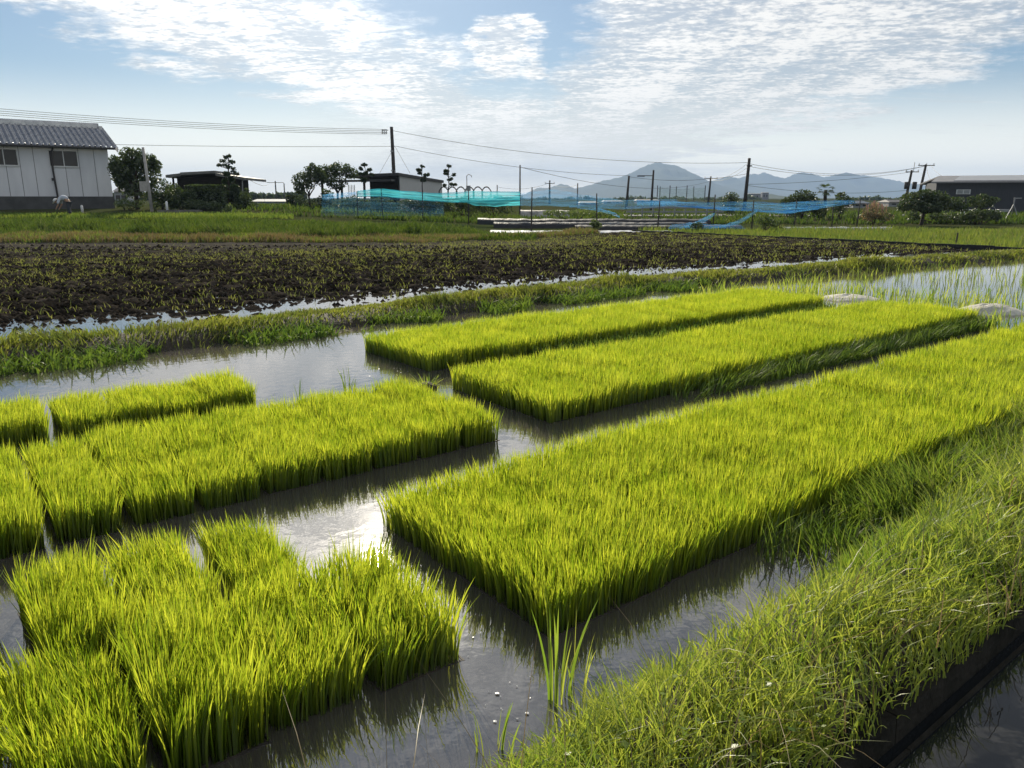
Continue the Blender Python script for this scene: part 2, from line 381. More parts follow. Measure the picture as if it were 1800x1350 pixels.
# grassy verge beside the camera, its retaining wall and the ditch
vu = [UV(u, 1.18) for u in np.linspace(-6, 40, 60)]
ribbon('verge', vu, [(.40, -.15), (.24, -.03), (.12, .06), (.0, .11), (-.15, .12), (-.28, .11), (-.33, .09)][::-1], MUD, .1, .025)
mb = MB()
for k in range(46):
    u0, u1 = -6+k, -6+k+.995
    a, b, c, d = UV(u0, .765), UV(u1, .765), UV(u1, .90), UV(u0, .90)
    a2, b2 = UV(u0, .80), UV(u1, .80)
    mb.hexa([(*a, -.5), (*b, -.5), (*c, -.5), (*d, -.5), (*a2, .045), (*b2, .045), (*c, .045), (*d, .045)])
    e0, e1 = UV(u0, .752), UV(u1, .752)
    mb.hexa([(*e0, -.5), (*e1, -.5), (*UV(u1, .763), -.5), (*UV(u0, .763), -.5), (*e0, -.036), (*e1, -.036), (*UV(u1, .763), -.036), (*UV(u0, .763), -.036)])
tag(mb.build('retaining_wall', DCONC), 'dark low concrete wall holding the grassy verge above the ditch', 'wall')
sheet('ditch_water', [UV(-6, -1.2), UV(40, -1.2), UV(40, .8), UV(-6, .8)], -.045, DITCHW)
# tilled field beyond the bank: real clods, low beside the bank so rain water stands there
def dry_soil():
    n, l = nt(SOIL); p = [x for x in n if x.type == 'BSDF_PRINCIPLED'][0]; at = n.new('ShaderNodeAttribute'); at.attribute_name = 'col'
    mx = n.new('ShaderNodeMix'); mx.data_type = 'RGBA'; src = p.inputs['Base Color'].links[0].from_socket; l.new(at.outputs['Fac'], mx.inputs[0]); l.new(src, mx.inputs[6]); mx.inputs[7].default_value = (.085, .078, .066, 1); l.new(mx.outputs[2], p.inputs['Base Color'])
dry_soil()
def field():
    nr, nc = 300, 760
    azs = np.linspace(-.93, 1.15, nc); co = np.zeros((nr, nc, 3))
    yy = np.linspace(2, 40, 3000)
    for j, a in enumerate(azs):
        x = a*yy
        b = yy[np.argmax(yy > bund_y(x)+.30)]; f = yy[len(yy)-1-np.argmax((yy < far_y(x)+.35)[::-1])]
        f = max(f, b+.05)
        r = np.linspace(0, 1, nr)**1.45; y = b+(f-b)*r
        co[:, j, 0] = a*y; co[:, j, 1] = y
    x, y = co[:, :, 0], co[:, :, 1]
    d = (y-bund_y(x))*.77
    base = np.interp(d, [0, .5, 1.3, 2.2, 3.2, 6, 16], [-.02, -.02, -.012, .012, .045, .07, .07])
    base = base+(fbm(x*.35+3, y*.8, 3)-.5)*.05
    clod = (fbm(x*12, y*12, 2)-.5)*.09+(vn(x*5, y*5)-.5)*.04+np.maximum(fbm(x*3+9, y*4, 2)-.6, 0)*.12
    fl = np.interp(y, [15, 21, 24], [1, .45, .35]); clod = clod*np.where(x > 4, 1, fl)
    furrow = np.sin(d*2*PI/.55+fbm(x*.5, y*.5, 2)*3)*.028
    co[:, :, 2] = base+clod+furrow
    dry = np.clip(np.interp(y, [17, 20.5, 23, 25], [.05, .35, .95, .7])*np.interp(x, [-25, 0, 3], [1, 1, .1])*(.4+1.1*fbm(x*.6, y*2, 3)), 0, 1)
    i = np.arange((nr-1)*(nc-1)); r, c = i//(nc-1), i % (nc-1); a = r*nc+c
    o = link('tilled_field', npmesh('tilled_field', co.reshape(-1, 3), np.stack([a, a+1, a+nc+1, a+nc], 1), np.repeat(dry.reshape(-1, 1), 3, 1)), SOIL); o['kind'] = 'structure'
    return co
FIELD = field()

# ------------------------------------------------------------------ blades
def blades(base, h, w, lean, yaw, droop, segs=3, col=None, tilt=None):
    """base (n,3); h, w, yaw, droop (n); lean (n,2) sideways reach of the tip as a share of h"""
    n = len(base); V = 2*segs+1; t = np.linspace(0, 1, segs+1)
    co = np.zeros((n, V, 3), np.float32); cl = np.zeros((n, V, 3), np.float32)
    px, py = np.cos(yaw), np.sin(yaw)
    r = rng.random(n) if col is None else col[0]; tipc = np.zeros(n) if col is None else col[1]
    for s in range(segs+1):
        q = t[s]
        cx = base[:, 0]+lean[:, 0]*h*q**1.8; cy = base[:, 1]+lean[:, 1]*h*q**1.8
        cz = base[:, 2]+h*(q-droop*q**2.6)
        ww = w*.5*(1-.15*(1-q))*(1-q**3) if s < segs else 0
        if s < segs:
            co[:, 2*s] = np.stack([cx-px*ww, cy-py*ww, cz], 1); co[:, 2*s+1] = np.stack([cx+px*ww, cy+py*ww, cz], 1)
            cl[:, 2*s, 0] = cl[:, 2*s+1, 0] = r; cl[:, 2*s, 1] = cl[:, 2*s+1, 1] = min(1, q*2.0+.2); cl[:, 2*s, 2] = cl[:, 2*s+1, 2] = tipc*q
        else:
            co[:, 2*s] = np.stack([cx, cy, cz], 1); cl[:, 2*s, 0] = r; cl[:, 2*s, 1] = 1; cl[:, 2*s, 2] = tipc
    tr = []
    for s in range(segs-1): tr += [(2*s, 2*s+1, 2*s+3), (2*s, 2*s+3, 2*s+2)]
    tr.append((2*segs-2, 2*segs-1, 2*segs)); tr = np.array(tr, np.int32)
    tris = (np.arange(n)[:, None, None]*V+tr[None]).reshape(-1, 3)
    return co.reshape(-1, 3), tris, cl.reshape(-1, 3)
def join(parts):
    co, tr, cl, k = [], [], [], 0
    for a, b, c in parts: co.append(a); tr.append(b+k); cl.append(c); k += len(a)
    return np.concatenate(co), np.concatenate(tr), np.concatenate(cl)

# ------------------------------------------------------------------ seedling trays
TL, TW = .58, .28
def rice_mesh(n, hmin, hmax, w, spread, segs, wild=0., seed=1):
    global rng
    rng = np.random.default_rng(seed)
    x = (rng.random(n)-.5)*(TW+.012); y = (rng.random(n)-.5)*(TL+.012)
    k = fbm(x*9+seed*7, y*9+seed*3, 3)
    h = (hmin+(hmax-hmin)*np.clip(.25+.6*k+.35*(rng.random(n)-.5), 0, 1.1))
    h *= np.where(rng.random(n) < .12, 1.12, 1)
    ex = np.clip((np.abs(x)-TW*.36)/(TW*.14), 0, 1)*np.sign(x); ey = np.clip((np.abs(y)-TL*.43)/(TL*.07), 0, 1)*np.sign(y)
    a = rng.random(n)*2*PI; m = spread*(rng.random(n)**.8)
    lean = np.stack([np.cos(a)*m+ex*.10+.05, np.sin(a)*m+ey*.10+.0], 1)
    if wild:
        q = fbm(x*6+5, y*6+seed, 2)*2*PI*2; lean += wild*np.stack([np.cos(q), np.sin(q)], 1)*rng.random(n)[:, None]
    dr = rng.random(n)**3*(.14+wild*.8)
    base = np.stack([x, y, np.full(n, .022)], 1)
    col = (np.clip(.46+.33*rng.standard_normal(n)+(k-.5)*1.0, 0, 1), np.zeros(n))
    return npmesh('leaves', *blades(base, h, w*(.7+.6*rng.random(n)), lean, rng.random(n)*PI*2, dr, segs, col))
def tray_mesh():
    b = MB()
    b.box((0, 0, .012), (TW, TL, .016))
    for s in (-1, 1):
        b.box((s*(TW/2+.004), 0, .013), (.007, TL+.02, .030)); b.box((0, s*(TL/2+.004), .013), (TW-.002, .007, .030))
    me = bpy.data.meshes.new('soil_tray'); me.from_pydata(b.v, [], b.f); me.materials.append(TRAYM); return me
TRAY_ME = tray_mesh()
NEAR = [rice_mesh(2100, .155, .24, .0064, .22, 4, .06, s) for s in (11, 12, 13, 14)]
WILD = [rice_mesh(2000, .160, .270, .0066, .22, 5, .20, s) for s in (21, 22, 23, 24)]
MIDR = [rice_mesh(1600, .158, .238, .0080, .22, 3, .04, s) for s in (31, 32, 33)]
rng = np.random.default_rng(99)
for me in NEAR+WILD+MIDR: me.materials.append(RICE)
def tray_proto(me):
    t = thing('seedling_tray', 'x', 'seedling tray')
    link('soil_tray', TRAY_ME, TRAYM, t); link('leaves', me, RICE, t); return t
PROTO = {}
def tray(u, v, kind, label, group, sz=1., rot=0, sx=1., z=0):
    me = random.choice({'n': NEAR, 'w': WILD, 'm': MIDR}[kind])
    x, y = UV(u, v)
    if me.name not in PROTO:
        t = tray_proto(me); PROTO[me.name] = t
    else:
        src = PROTO[me.name]; t = src.copy(); COL.objects.link(t)
        for ch in src.children: c = ch.copy(); COL.objects.link(c); c.parent = t
    t.location = (x, y, z-.027); t.rotation_euler = (0, 0, UA+rot+(PI if random.random() < .5 else 0)); t.scale = (sx, 1, sz)
    t['label'] = label; t['group'] = group; t['category'] = 'seedling tray'
    return t
def j(a): return random.uniform(-a, a)
def bed(u0, u1, v0, kind, label, group, rows=2, pitch=.302):
    k = 0; u = u0+pitch/2
    while u < u1:
        for r in range(rows):
            kd = kind(u) if callable(kind) else kind
            tray(u+j(.006), v0+.29+r*.588+j(.012), kd, label, group, 1+j(.07), j(.025))
        u += pitch; k += 1
bed(1.53, 9.6, 1.76, lambda u: 'n' if u < 5 else 'm', 'rice seedling tray packed into the large unbroken bed beside the grassy verge', 'trays of the large bed beside the verge')
bed(3.2, 9.75, 3.69, 'm', 'rice seedling tray in the middle bed with weeds along its shaded side', 'trays of the middle bed')
bed(3.38, 9.7, 5.52, 'm', 'rice seedling tray in the farthest bed below the grassy earth bank', 'trays of the far bed by the bank')
# bed with clear seams, counted from its corner at the channel
ORD = ['first', 'second', 'third', 'fourth', 'fifth', 'sixth', 'seventh', 'eighth', 'ninth', 'tenth', 'eleventh', 'twelfth']
edges = [2.72, 2.44, 2.145, 1.855, 1.56, 1.245, .925, .612, .308, -.01, -.32, -.63]
for i in range(11):
    a, b = edges[i+1], edges[i]; gap = .056 if 5 <= i <= 8 else .030
    for r in range(2):
        if r == 1 and i == 0: sx = .92
        else: sx = 1
        tray((a+b)/2+j(.006), 3.89+r*.585+j(.01), 'n', ('front' if r == 0 else 'back')+'-row seedling tray, '+ORD[i]+' from the channel corner of the seamed bed', 'trays of the bed with visible seams',
             1+j(.08), j(.03), sx*(b-a-gap)/.292)
# single row behind it
for i, (a, b, zz) in enumerate([(1.51, 1.80, 1.0), (1.22, 1.51, .84), (.935, 1.22, .95), (.60, .89, .90), (.235, .51, 1.04), (-.09, .21, .95), (-.4, -.1, 1)]):
    tray((a+b)/2, 5.56+j(.02), 'n', 'seedling tray standing in the single back row, '+ORD[i]+' from its end in the open water', 'trays of the single back row', zz, j(.04), (b-a)/.30)
# nearest block, rougher and taller
for i, (a, b) in enumerate([(.915, 1.245), (.60, .905), (.30, .592), (0, .292), (-.31, -.01), (-.61, -.32)]):
    tray((a+b)/2+.012, 2.14+j(.015), 'w', 'shaggy seedling tray in the front row of the nearest block, '+ORD[i]+' from the water corner', 'trays of the nearest block', random.choice((.82, .92, 1.0, 1.1)), j(.05), (b-a-.035)/.29)
for i, (a, b, zz) in enumerate([(.745, 1.02, .84), (.41, .70, .92), (.115, .40, 1.02), (-.235, .045, 1.0), (-.53, -.245, .95)]):
    tray((a+b)/2, 2.78+j(.02), 'w', 'shaggy seedling tray in the second row of the nearest block, '+ORD[i]+' from the open channel', 'trays of the nearest block', zz, j(.07), (b-a-.045)/.29)

# ------------------------------------------------------------------ grasses one cannot count
def grass(name, label, cat, mat, xy, z, h, w, spread=.5, droop=.25, segs=3, tips=.0, coh=None, kind='stuff', wind=(0, 0)):
    n = len(xy); a = rng.random(n)*2*PI; m = spread*rng.random(n)**.7
    lean = np.stack([np.cos(a)*m+wind[0], np.sin(a)*m+wind[1]], 1)
    if coh:
        q = fbm(xy[:, 0]*coh[0]+40, xy[:, 1]*coh[0], 2)*4*PI; lean += coh[1]*np.stack([np.cos(q), np.sin(q)], 1)
    base = np.stack([xy[:, 0], xy[:, 1], z], 1)
    k = fbm(xy[:, 0]*1.5+4, xy[:, 1]*1.5+8, 3)
    col = (np.clip(.5+.25*rng.standard_normal(n)+(k-.5)*1.1, 0, 1), (rng.random(n) < tips)*rng.random(n))
    o = link(name, npmesh(name, *blades(base, h, w, lean, rng.random(n)*2*PI, droop*rng.random(n), segs, col)), mat)
    if kind == 'stuff': tag(o, label, cat, None, 'stuff')
    return o
def uvpts(u, v): return np.stack([u*CU-v*SU, u*SU+v*CU], 1)
def keep(p): return p[rng.random(len(p)) < 1]
rng = np.random.default_rng(5)
# verge
n = 85000
u = -.6+13*rng.random(n)**1.75; v = .785+.875*rng.random(n)
wob = np.interp(u, [0, 1, 2, 2.8, 3.4, 5], [1.20, 1.27, 1.36, 1.46, 1.60, 1.66])+.09*(fbm(u*1.9, u*0+3, 3)-.5)*2
k = fbm(u*2.2+1, v*2.2, 3); ok = (v < wob)&(rng.random(n) < .12+2.0*np.maximum(k-.2, 0))
u, v, wob = u[ok], v[ok], wob[ok]; p = uvpts(u, v); n = len(p)
zt = np.interp(v, [.72, .82, .92, 1.15, 1.3, 1.42, 1.7], [.0, .09, .12, .12, .06, -.02, -.06]); dist = np.hypot(p[:, 0], p[:, 1])
hh = (.05+.19*fbm(u*2.4, v*2.4+9, 3)**1.6+.06*rng.random(n))*np.interp(u, [0, 2, 5], [.75, .9, 1.1])*np.interp(v, [.8, 1.0], [.55, 1])*np.interp(wob-v, [-.1, 0, .25], [.6, .7, 1.1])
grass('verge_grass', 'tangled green grass covering the verge beside the dark ditch', 'grass', VERGE, p, zt, hh*(.7+.6*rng.random(n)), .0032+.0009*dist*(.5+.9*rng.random(n)), .8, .40, 4, .16, (3.1, .20))
# fine lying stems
n = 320
u = -.3+9*rng.random(n)**1.6; v = .74+.4*rng.random(n); p = uvpts(u, v); dist = np.hypot(p[:, 0], p[:, 1])
grass('dry_stems', 'thin pale stems lying over the verge grass', 'grass', DRYG, p, .12+.1*rng.random(n), .12+.25*rng.random(n), .002+.0006*dist, 1.3, .8, 4, .3, (1.2, .6))
# rank grass in the gap between the large bed and the verge
n = 15000
u = 2.6+8.5*rng.random(n)**1.3; v = 1.46+.26*rng.random(n); ok = rng.random(n) < np.interp(u, [2.6, 3.0, 3.5], [.12, .5, 1])*(.3+1.1*fbm(u*3, v*3, 2)); u, v = u[ok], v[ok]
p = uvpts(u, v); n = len(p); dist = np.hypot(p[:, 0], p[:, 1])
grass('rank_grass', 'long grass growing in the gap beside the large bed', 'grass', RANK, p, np.full(n, -.02), (.12+.20*fbm(u*2, v*2, 2))*(.6+.6*rng.random(n)), .004+.0009*dist, .5, .35, 4, .1, (1.5, .3))
# weeds along the middle bed
n = 5200
u = 4.3+5.6*rng.random(n); v = 3.46+.24*rng.random(n); ok = rng.random(n) < np.interp(u, [4.3, 5.2, 6], [.1, .6, 1]); u, v = u[ok], v[ok]
p = uvpts(u, v); n = len(p)
grass('bed_weeds', 'dark leaning weeds along the shaded side of the middle bed', 'weeds', DARKG, p, np.full(n, -.02), .08+.14*rng.random(n), .007+.004*rng.random(n), .5, .4, 3, .12, (2.5, .35), 'stuff', (.2, .05))
n = 5000
u = 4.5+5.2*rng.random(n); v = 5.25+.28*rng.random(n); p = uvpts(u, v); ok = rng.random(n) < .6; p = p[ok]; n = len(p)
grass('channel_weeds', 'short weeds in the narrow gap before the far bed', 'weeds', DARKG, p, np.full(n, -.02), .06+.12*rng.random(n), .009+.004*rng.random(n), .5, .3, 3, .1)
# weeds beyond the ends of the beds
n = 26000
u = 9.3+9*rng.random(n); v = 1.9+5.6*rng.random(n)
k = fbm(u*.9, v*.9+2, 3); lim = np.interp(u, [9.3, 10.2, 11.2, 12.5, 18], [1, .9, .4, .06, .03])
ok = (rng.random(n) < lim*np.clip(k*2.6-.5, 0, 1))&~((u < 9.8)&(v > 3.6)&(v < 6.8)&~((v > 4.95)&(v < 5.45))); u, v = u[ok], v[ok]; p = uvpts(u, v)
for q in (G(1490, 530), G(1738, 554)): f = np.array((q.x, q.y))/q.length; d = p-np.array((q.x, q.y)); al = d@f; p = p[~((np.abs(d@np.array((-f[1], f[0]))) < .55)&(al > -1.1)&(al < .4)&(rng.random(len(p)) < .9))]
n = len(p); u, v = p[:, 0], p[:, 1]
grass('paddy_weeds', 'loose green weeds standing in water past the bed ends', 'weeds', VERGE, p, np.full(n, -.02), .10+.22*rng.random(n)*fbm(u, v, 2)*1.6, .010+.006*rng.random(n), .45, .3, 3, .08)
# thin upright shoots in the far corner of water
n = 900
u = 11.5+9*rng.random(n); v = 3.2+6*rng.random(n); p = uvpts(u, v); ok = p[:, 1] < bund_y(p[:, 0])-.55; ok &= rng.random(len(p)) < fbm(u[:]*.7, v*.7, 2)*1.1; p = p[ok]; n = len(p)
grass('water_shoots', 'thin upright shoots standing in the bright far water', 'grass', FARG, p, np.full(n, -.02), .15+.25*rng.random(n), .010+.006*rng.random(n), .3, .15, 3, .1)
# bank grass
n = 60000
t = rng.random(n)**1.15*33; L = np.concatenate([[0], np.cumsum(np.hypot(np.diff(BX), np.diff(BY)))])
bx = np.interp(t, L, BX); by = np.interp(t, L, BY)
dx = np.interp(t+.05, L, BX)-bx; dy = np.interp(t+.05, L, BY)-by; q = np.hypot(dx, dy)+1e-9
o = rng.normal(0, .27, n); o = np.clip(o, -.85, .6); x = bx-dy/q*o; y = by+dx/q*o
k = fbm(x*1.4, y*1.4, 3); ok = rng.random(n) < np.clip(k*2-.25, .1, 1); x, y, o = x[ok], y[ok], o[ok]; p = np.stack([x, y], 1); n = len(p)
zt = np.interp(np.abs(o), [0, .15, .36, .5, .62], [.115, .115, .07, -.03, -.05])
hh = (.04+.23*fbm(x*1.1+30, y*1.1, 3)**1.7)*(.5+.8*rng.random(n)); hh *= np.where(o < -.45, 1.1, np.where(o > 0, .72, .9))
dist = np.hypot(x, y)
grass('bank_grass', 'rough mixed grass over the earth bank between the paddy and the tilled field', 'grass', BANKG, p, zt, hh, .004+.0009*dist*(.5+rng.random(n)), .7, .4, 3, .35, (1.2, .35))
# leafy weeds hanging into the water on the near foot of the bank
n = 9000
x = -4.6+8*rng.random(n); y = bund_y(x)-.45-.75*rng.random(n)**1.6; k = fbm(x*1.6+5, y*1.6, 3); ok = k > .47; p = np.stack([x, y], 1)[ok]; n = len(p)
grass('shore_weeds', 'leafy weeds straggling into the water at the foot of the bank', 'weeds', DARKG, p, np.full(n, -.02), .07+.15*rng.random(n), .012+.012*rng.random(n), 1.0, .7, 3, .05)
# seedling weeds in the tilled field
n = 110000
a = -.93+2.05*rng.random(n); y = 9+24*rng.random(n)**.75; x = a*y; d = (y-bund_y(x))*.77
ok = (d > .8)&(y < far_y(x)+.2)
dens = np.interp(d, [.8, 1.6, 4, 8, 11, 13], [.0, .06, .34, .85, .8, .2])*(.05+1.7*fbm(x*.5, y*1.6+7, 3)**1.5)
dens = np.where((x < -2)&(y > 21.5), dens*.35, dens)
ok &= rng.random(n) < dens; p = np.stack([x, y], 1)[ok]
p = np.repeat(p, 4, 0)+rng.normal(0, .07, (len(p)*4, 2)); n = len(p); dist = np.hypot(p[:, 0], p[:, 1])
grass('field_weeds', 'sparse young weeds sprouting from the dark tilled soil', 'weeds', STUB, p, np.full(n, .05), .03+.095*rng.random(n)**1.5, .0035+.0006*dist, 1.0, .3, 2, .4)
# broken clods lying over the tilled soil
def clods(n):
    a = -.93+2.0*rng.random(n); y = 8+15*rng.random(n)**1.2; x = a*y; d = (y-bund_y(x))*.77; ok = (d > .45)&(y < far_y(x)-.3)&(rng.random(n) < np.interp(d, [.4, .9, 1.6, 2.4, 6, 12], [.03, .10, .4, 1, .8, .4])*(.3+1.2*fbm(x*1.2, y*1.2, 2))); x, y, d = x[ok], y[ok], d[ok]; n = len(x)
    O = np.array([(1, 0, 0), (0, 1, 0), (-1, 0, 0), (0, -1, 0), (0, 0, 1), (0, 0, -1.)]); Fc = np.array([(0, 1, 4), (1, 2, 4), (2, 3, 4), (3, 0, 4), (1, 0, 5), (2, 1, 5), (3, 2, 5), (0, 3, 5)])
    sz = (.015+.05*rng.random(n)**2.2)[:, None, None]; V = O[None]*sz*(.6+.8*rng.random((n, 6, 1))); th = rng.random(n)*6.28; c, q = np.cos(th)[:, None], np.sin(th)[:, None]
    X = V[:, :, 0]*c-V[:, :, 1]*q; Y = V[:, :, 0]*q+V[:, :, 1]*c; z = np.interp(d, [0, .5, 1.3, 2.2, 3.2, 6, 16], [-.02, -.01, .005, .03, .06, .085, .085])+.012*rng.random(n)
    co = np.stack([X+x[:, None], Y+y[:, None], V[:, :, 2]*.8+z[:, None]], 2).reshape(-1, 3); f = (np.arange(n)[:, None, None]*6+Fc[None]).reshape(-1, 3)
    o = link('soil_clods', npmesh('soil_clods', co, f, np.zeros((len(co), 3)), False), SOIL); tag(o, 'small broken clods strewn over the dark tilled soil', 'soil clods', None, 'stuff')
clods(60000)
# dry fringe at the field's far edge
n = 17000
x = -26+29.5*rng.random(n); y = far_y(x)+.1+1.9*rng.random(n); p = np.stack([x, y], 1)
grass('dry_fringe', 'brown dry grass fringe along the far edge of the tilled field', 'grass', DRYG, p[rng.random(n) < .6] if 0 else p, land_z(x, y)+.0, (.12+.3*fbm(x*1.1, y, 3)**1.5), .02+.015*rng.random(n), .6, .3, 2, .5)
# lush strip behind it
n = 55000
y = 25.8+12.5*rng.random(n)**1.2; x = -.85*y+(.88*y)*rng.random(n); ok = (y < np.interp(x, [-30, -8, -2, 1], [38, 36, 33, 27])); x, y = x[ok], y[ok]; n = len(x); p = np.stack([x, y], 1)
hh = (.08+.75*fbm(x*.6, y*.6+6, 4)**1.8)*np.interp(y, [25.8, 27, 33, 38], [.8, 1.2, .9, .5])
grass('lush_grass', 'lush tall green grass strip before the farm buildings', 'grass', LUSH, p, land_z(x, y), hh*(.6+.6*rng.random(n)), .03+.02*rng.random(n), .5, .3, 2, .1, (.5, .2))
n = 9000
y = 38.5+2.6*rng.random(n); x = -.8*y+(.52*y)*rng.random(n); p = np.stack([x, y], 1)
grass('young_paddy_grass', 'bright short crop strip where a farmer is bending', 'grass', FARG, p, land_z(x, y), .10+.12*rng.random(n), .035+.02*rng.random(n), .3, .1, 2)
# pale crop field beyond the levee and beside the mulch beds
n = 60000
y = 18.5+16*rng.random(n); x = -1+28*rng.random(n); ok = (y > far_y(x)+.25)&(x < y*.95); ok &= (y < np.interp(x, [-1, 4, 28], [29.5, 31, 32])) | (x > 5.5)
x, y = x[ok], y[ok]; n = len(x); p = np.stack([x, y], 1)
grass('crop_field_grass', 'thin pale green crop filling the field beyond the black levee sheet', 'grass', FARG, p, land_z(x, y)-.02, .10+.24*fbm(x*.8, y*.8, 2)*rng.random(n)*1.5, .018+.014*rng.random(n), .45, .2, 2, .2)

n = 26000
y = 41+30*rng.random(n)**1.3; x = y*(-.36+1.05*rng.random(n)); k = fbm(x*.22, y*.35, 3); ok = rng.random(n) < np.clip(k*3-1, 0, 1); x, y = x[ok], y[ok]; n = len(x)
grass('rough_grass', 'rough dark weeds around the nets and farm buildings', 'weeds', LUSH, np.stack([x, y], 1), land_z(x, y), (.15+.5*fbm(x*.4, y*.4+9, 3)**1.5)*(.6+.6*rng.random(n)), .06+.05*rng.random(n), .6, .3, 2, .1)
n = 15000
x = -26+29.5*rng.random(n); y = far_y(x)+.1+1.9*rng.random(n)
grass('fringe_grass', 'green blades mixed through the brown fringe', 'grass', FARG, np.stack([x, y], 1), land_z(x, y), .1+.3*rng.random(n)*fbm(x, y, 2), .02+.015*rng.random(n), .6, .3, 2, .2)
# ------------------------------------------------------------------ foliage and trees
def leaf_cloud(ells, n, size, seed, flat=.0, gaps=.45):
    """leaf-sized faces through the volume of several ellipsoids (c, r)"""
    g = np.random.default_rng(seed)
    vol = np.array([e[1][0]*e[1][2] for e in ells]); pick = g.choice(len(ells), n, p=vol/vol.sum())
    C = np.array([e[0] for e in ells])[pick]; Rr = np.array([e[1] for e in ells])[pick]
    d = g.normal(size=(n, 3)); d /= np.linalg.norm(d, axis=1)[:, None]
    rad = (.35+.65*g.random(n)**.55)
    lump = vn(d[:, 0]*2.2+pick*3.1+seed, d[:, 2]*2.2+d[:, 1]*2+pick*1.7)
    rad *= .72+.5*lump
    P = C+d*Rr*rad[:, None]
    s = Rr.mean(1)
    k = vn(P[:, 0]/s*2.3+seed, P[:, 2]/s*2.3+P[:, 1]/s*1.9)
    P = P[k > gaps*g.random(n)+.12]; n = len(P); k = vn(P[:, 0]*3, P[:, 2]*3)
    a = g.normal(size=(n, 3)); a /= np.linalg.norm(a, axis=1)[:, None]
    b = g.normal(size=(n, 3)); b -= (b*a).sum(1)[:, None]*a; b /= np.linalg.norm(b, axis=1)[:, None]
    L = size*(.6+.8*g.random(n))[:, None]
    co = np.stack([P-a*L, P+b*L*.45, P+a*L, P-b*L*.45], 1)
    cl = np.zeros((n, 4, 3)); cl[:, :, 0] = np.clip(.5+.3*g.standard_normal(n)+(k-.5), 0, 1)[:, None]; cl[:, :, 1] = 1
    return co.reshape(-1, 3), np.arange(4*n).reshape(-1, 4), cl.reshape(-1, 3)
def crown(name, ells, n, size, mat, parent, seed, gaps=.45):
    inv = np.array(parent.location)
    co, f, cl = leaf_cloud(ells, n, size, seed, gaps=gaps)
    return link(name, npmesh(name, co-inv, f, cl, False), mat, parent)
def ell(px, py, rx, ry, D, deep=1.0):
    s = D/F; c = W(px, py, D); return ((c.x, c.y, c.z), (rx*s, rx*s*deep, ry*s))
def limb(mb, a, b, r0, r1, wig=.06, n=5, seg=6):
    a, b = Vector(a), Vector(b); L = (b-a).length; pts = []
    for i in range(n+1):
        t = i/n; p = a.lerp(b, t)
        if 0 < i < n: p += Vector((j(wig), j(wig), j(wig*.5)))*L
        pts.append(p)
    mb.tube(pts, [r0+(r1-r0)*i/n for i in range(n+1)], seg); return pts
def base_at(px, D):
    p = W(px, 350, D); return Vector((p.x, p.y, zg(p.x, p.y)))
def tree(name, label, px, D, ells, n, size, mat=None, group=None, r=.09, cat='tree', gaps=.45, trunk=True):
    """ells: crown lumps as seen (px, py, rx, ry); the trunk stands on the ground below px"""
    b = base_at(px, D); t = thing(name, label, cat, b, 0, group)
    E = [ell(e[0], e[1], e[2], e[3], D+random.uniform(-.4, .4), .8) for e in ells]
    if trunk:
        mb = MB(); top = Vector(E[0][0]); mid = Vector((b.x, b.y, b.z+(top.z-b.z)*.45))+Vector((j(.1), j(.1), 0))
        limb(mb, b-Vector((0, 0, .15)), mid, r, r*.7, .03)
        for e in E:
            limb(mb, mid-Vector((0, 0, .05)), Vector(e[0])+Vector((0, 0, e[1][2]*.35)), r*.55, r*.12, .06)
            for q in range(3):
                d = Vector((j(1), j(1), random.uniform(.0, 1))).normalized()
                limb(mb, Vector(e[0])-Vector((0, 0, e[1][2]*.3)), Vector(e[0])+Vector((d.x*e[1][0], d.y*e[1][1], d.z*e[1][2]))*.85, r*.2, r*.06, .06, 4, 5)
        mb.build('trunk', BARK, t, smooth=True)
    crown('crown', E, n, size, mat or CROWN, t, random.randint(1, 999), gaps)
    return t
def shrub(name, label, px, D, ells, n, size, mat=None, group=None, cat='shrub', gaps=.3):
    b = base_at(px, D); t = thing(name, label, cat, b, 0, group)
    E = [ell(e[0], e[1], e[2], e[3], D, .8) for e in ells]
    mb = MB()
    for e in E:
        for q in range(3): limb(mb, b+Vector((j(.15), j(.15), -.1)), Vector(e[0])+Vector((j(.5)*e[1][0], 0, j(.4)*e[1][2])), .025, .008, .05, 4, 5)
    mb.build('stems', BARK, t, smooth=True)
    crown('foliage', E, n, size, mat or CROWN, t, random.randint(1, 999), gaps)
    return t
def pine(label, px, pytop, D, pads, group, rtrunk=.08):
    """cloud-pruned garden pine: bare trunk with flat pads of needles (px, py, rx, ry)"""
    b = base_at(px, D); t = thing('garden_pine', label, 'pine tree', b, 0, group); mb = MB()
    top = W(px, pytop+3, D); tr = limb(mb, b-Vector((0, 0, .15)), top, rtrunk, rtrunk*.25, .012, 8)
    E = []
    for p in pads:
        e = ell(p[0], p[1], p[2], p[3], D+random.uniform(-.35, .35), .9)
        for q in range(4): E.append(ell(p[0]+j(.75)*p[2], p[1]+j(.5)*p[3], p[2]*random.uniform(.3, .6), p[3]*random.uniform(.35, .75), D+random.uniform(-.35, .35), .9))
        h = min(max(e[0][2]-.22, b.z+.3), top.z); s = (h-b.z)/(top.z-b.z); root = b.lerp(top, s)
        limb(mb, root, e[0], rtrunk*.35, rtrunk*.15, .05, 4, 5)
    mb.build('trunk', BARK, t, smooth=True)
    crown('crown', E, 240*len(pads)+200, .075, PINE, t, random.randint(1, 999), .15)
    return t

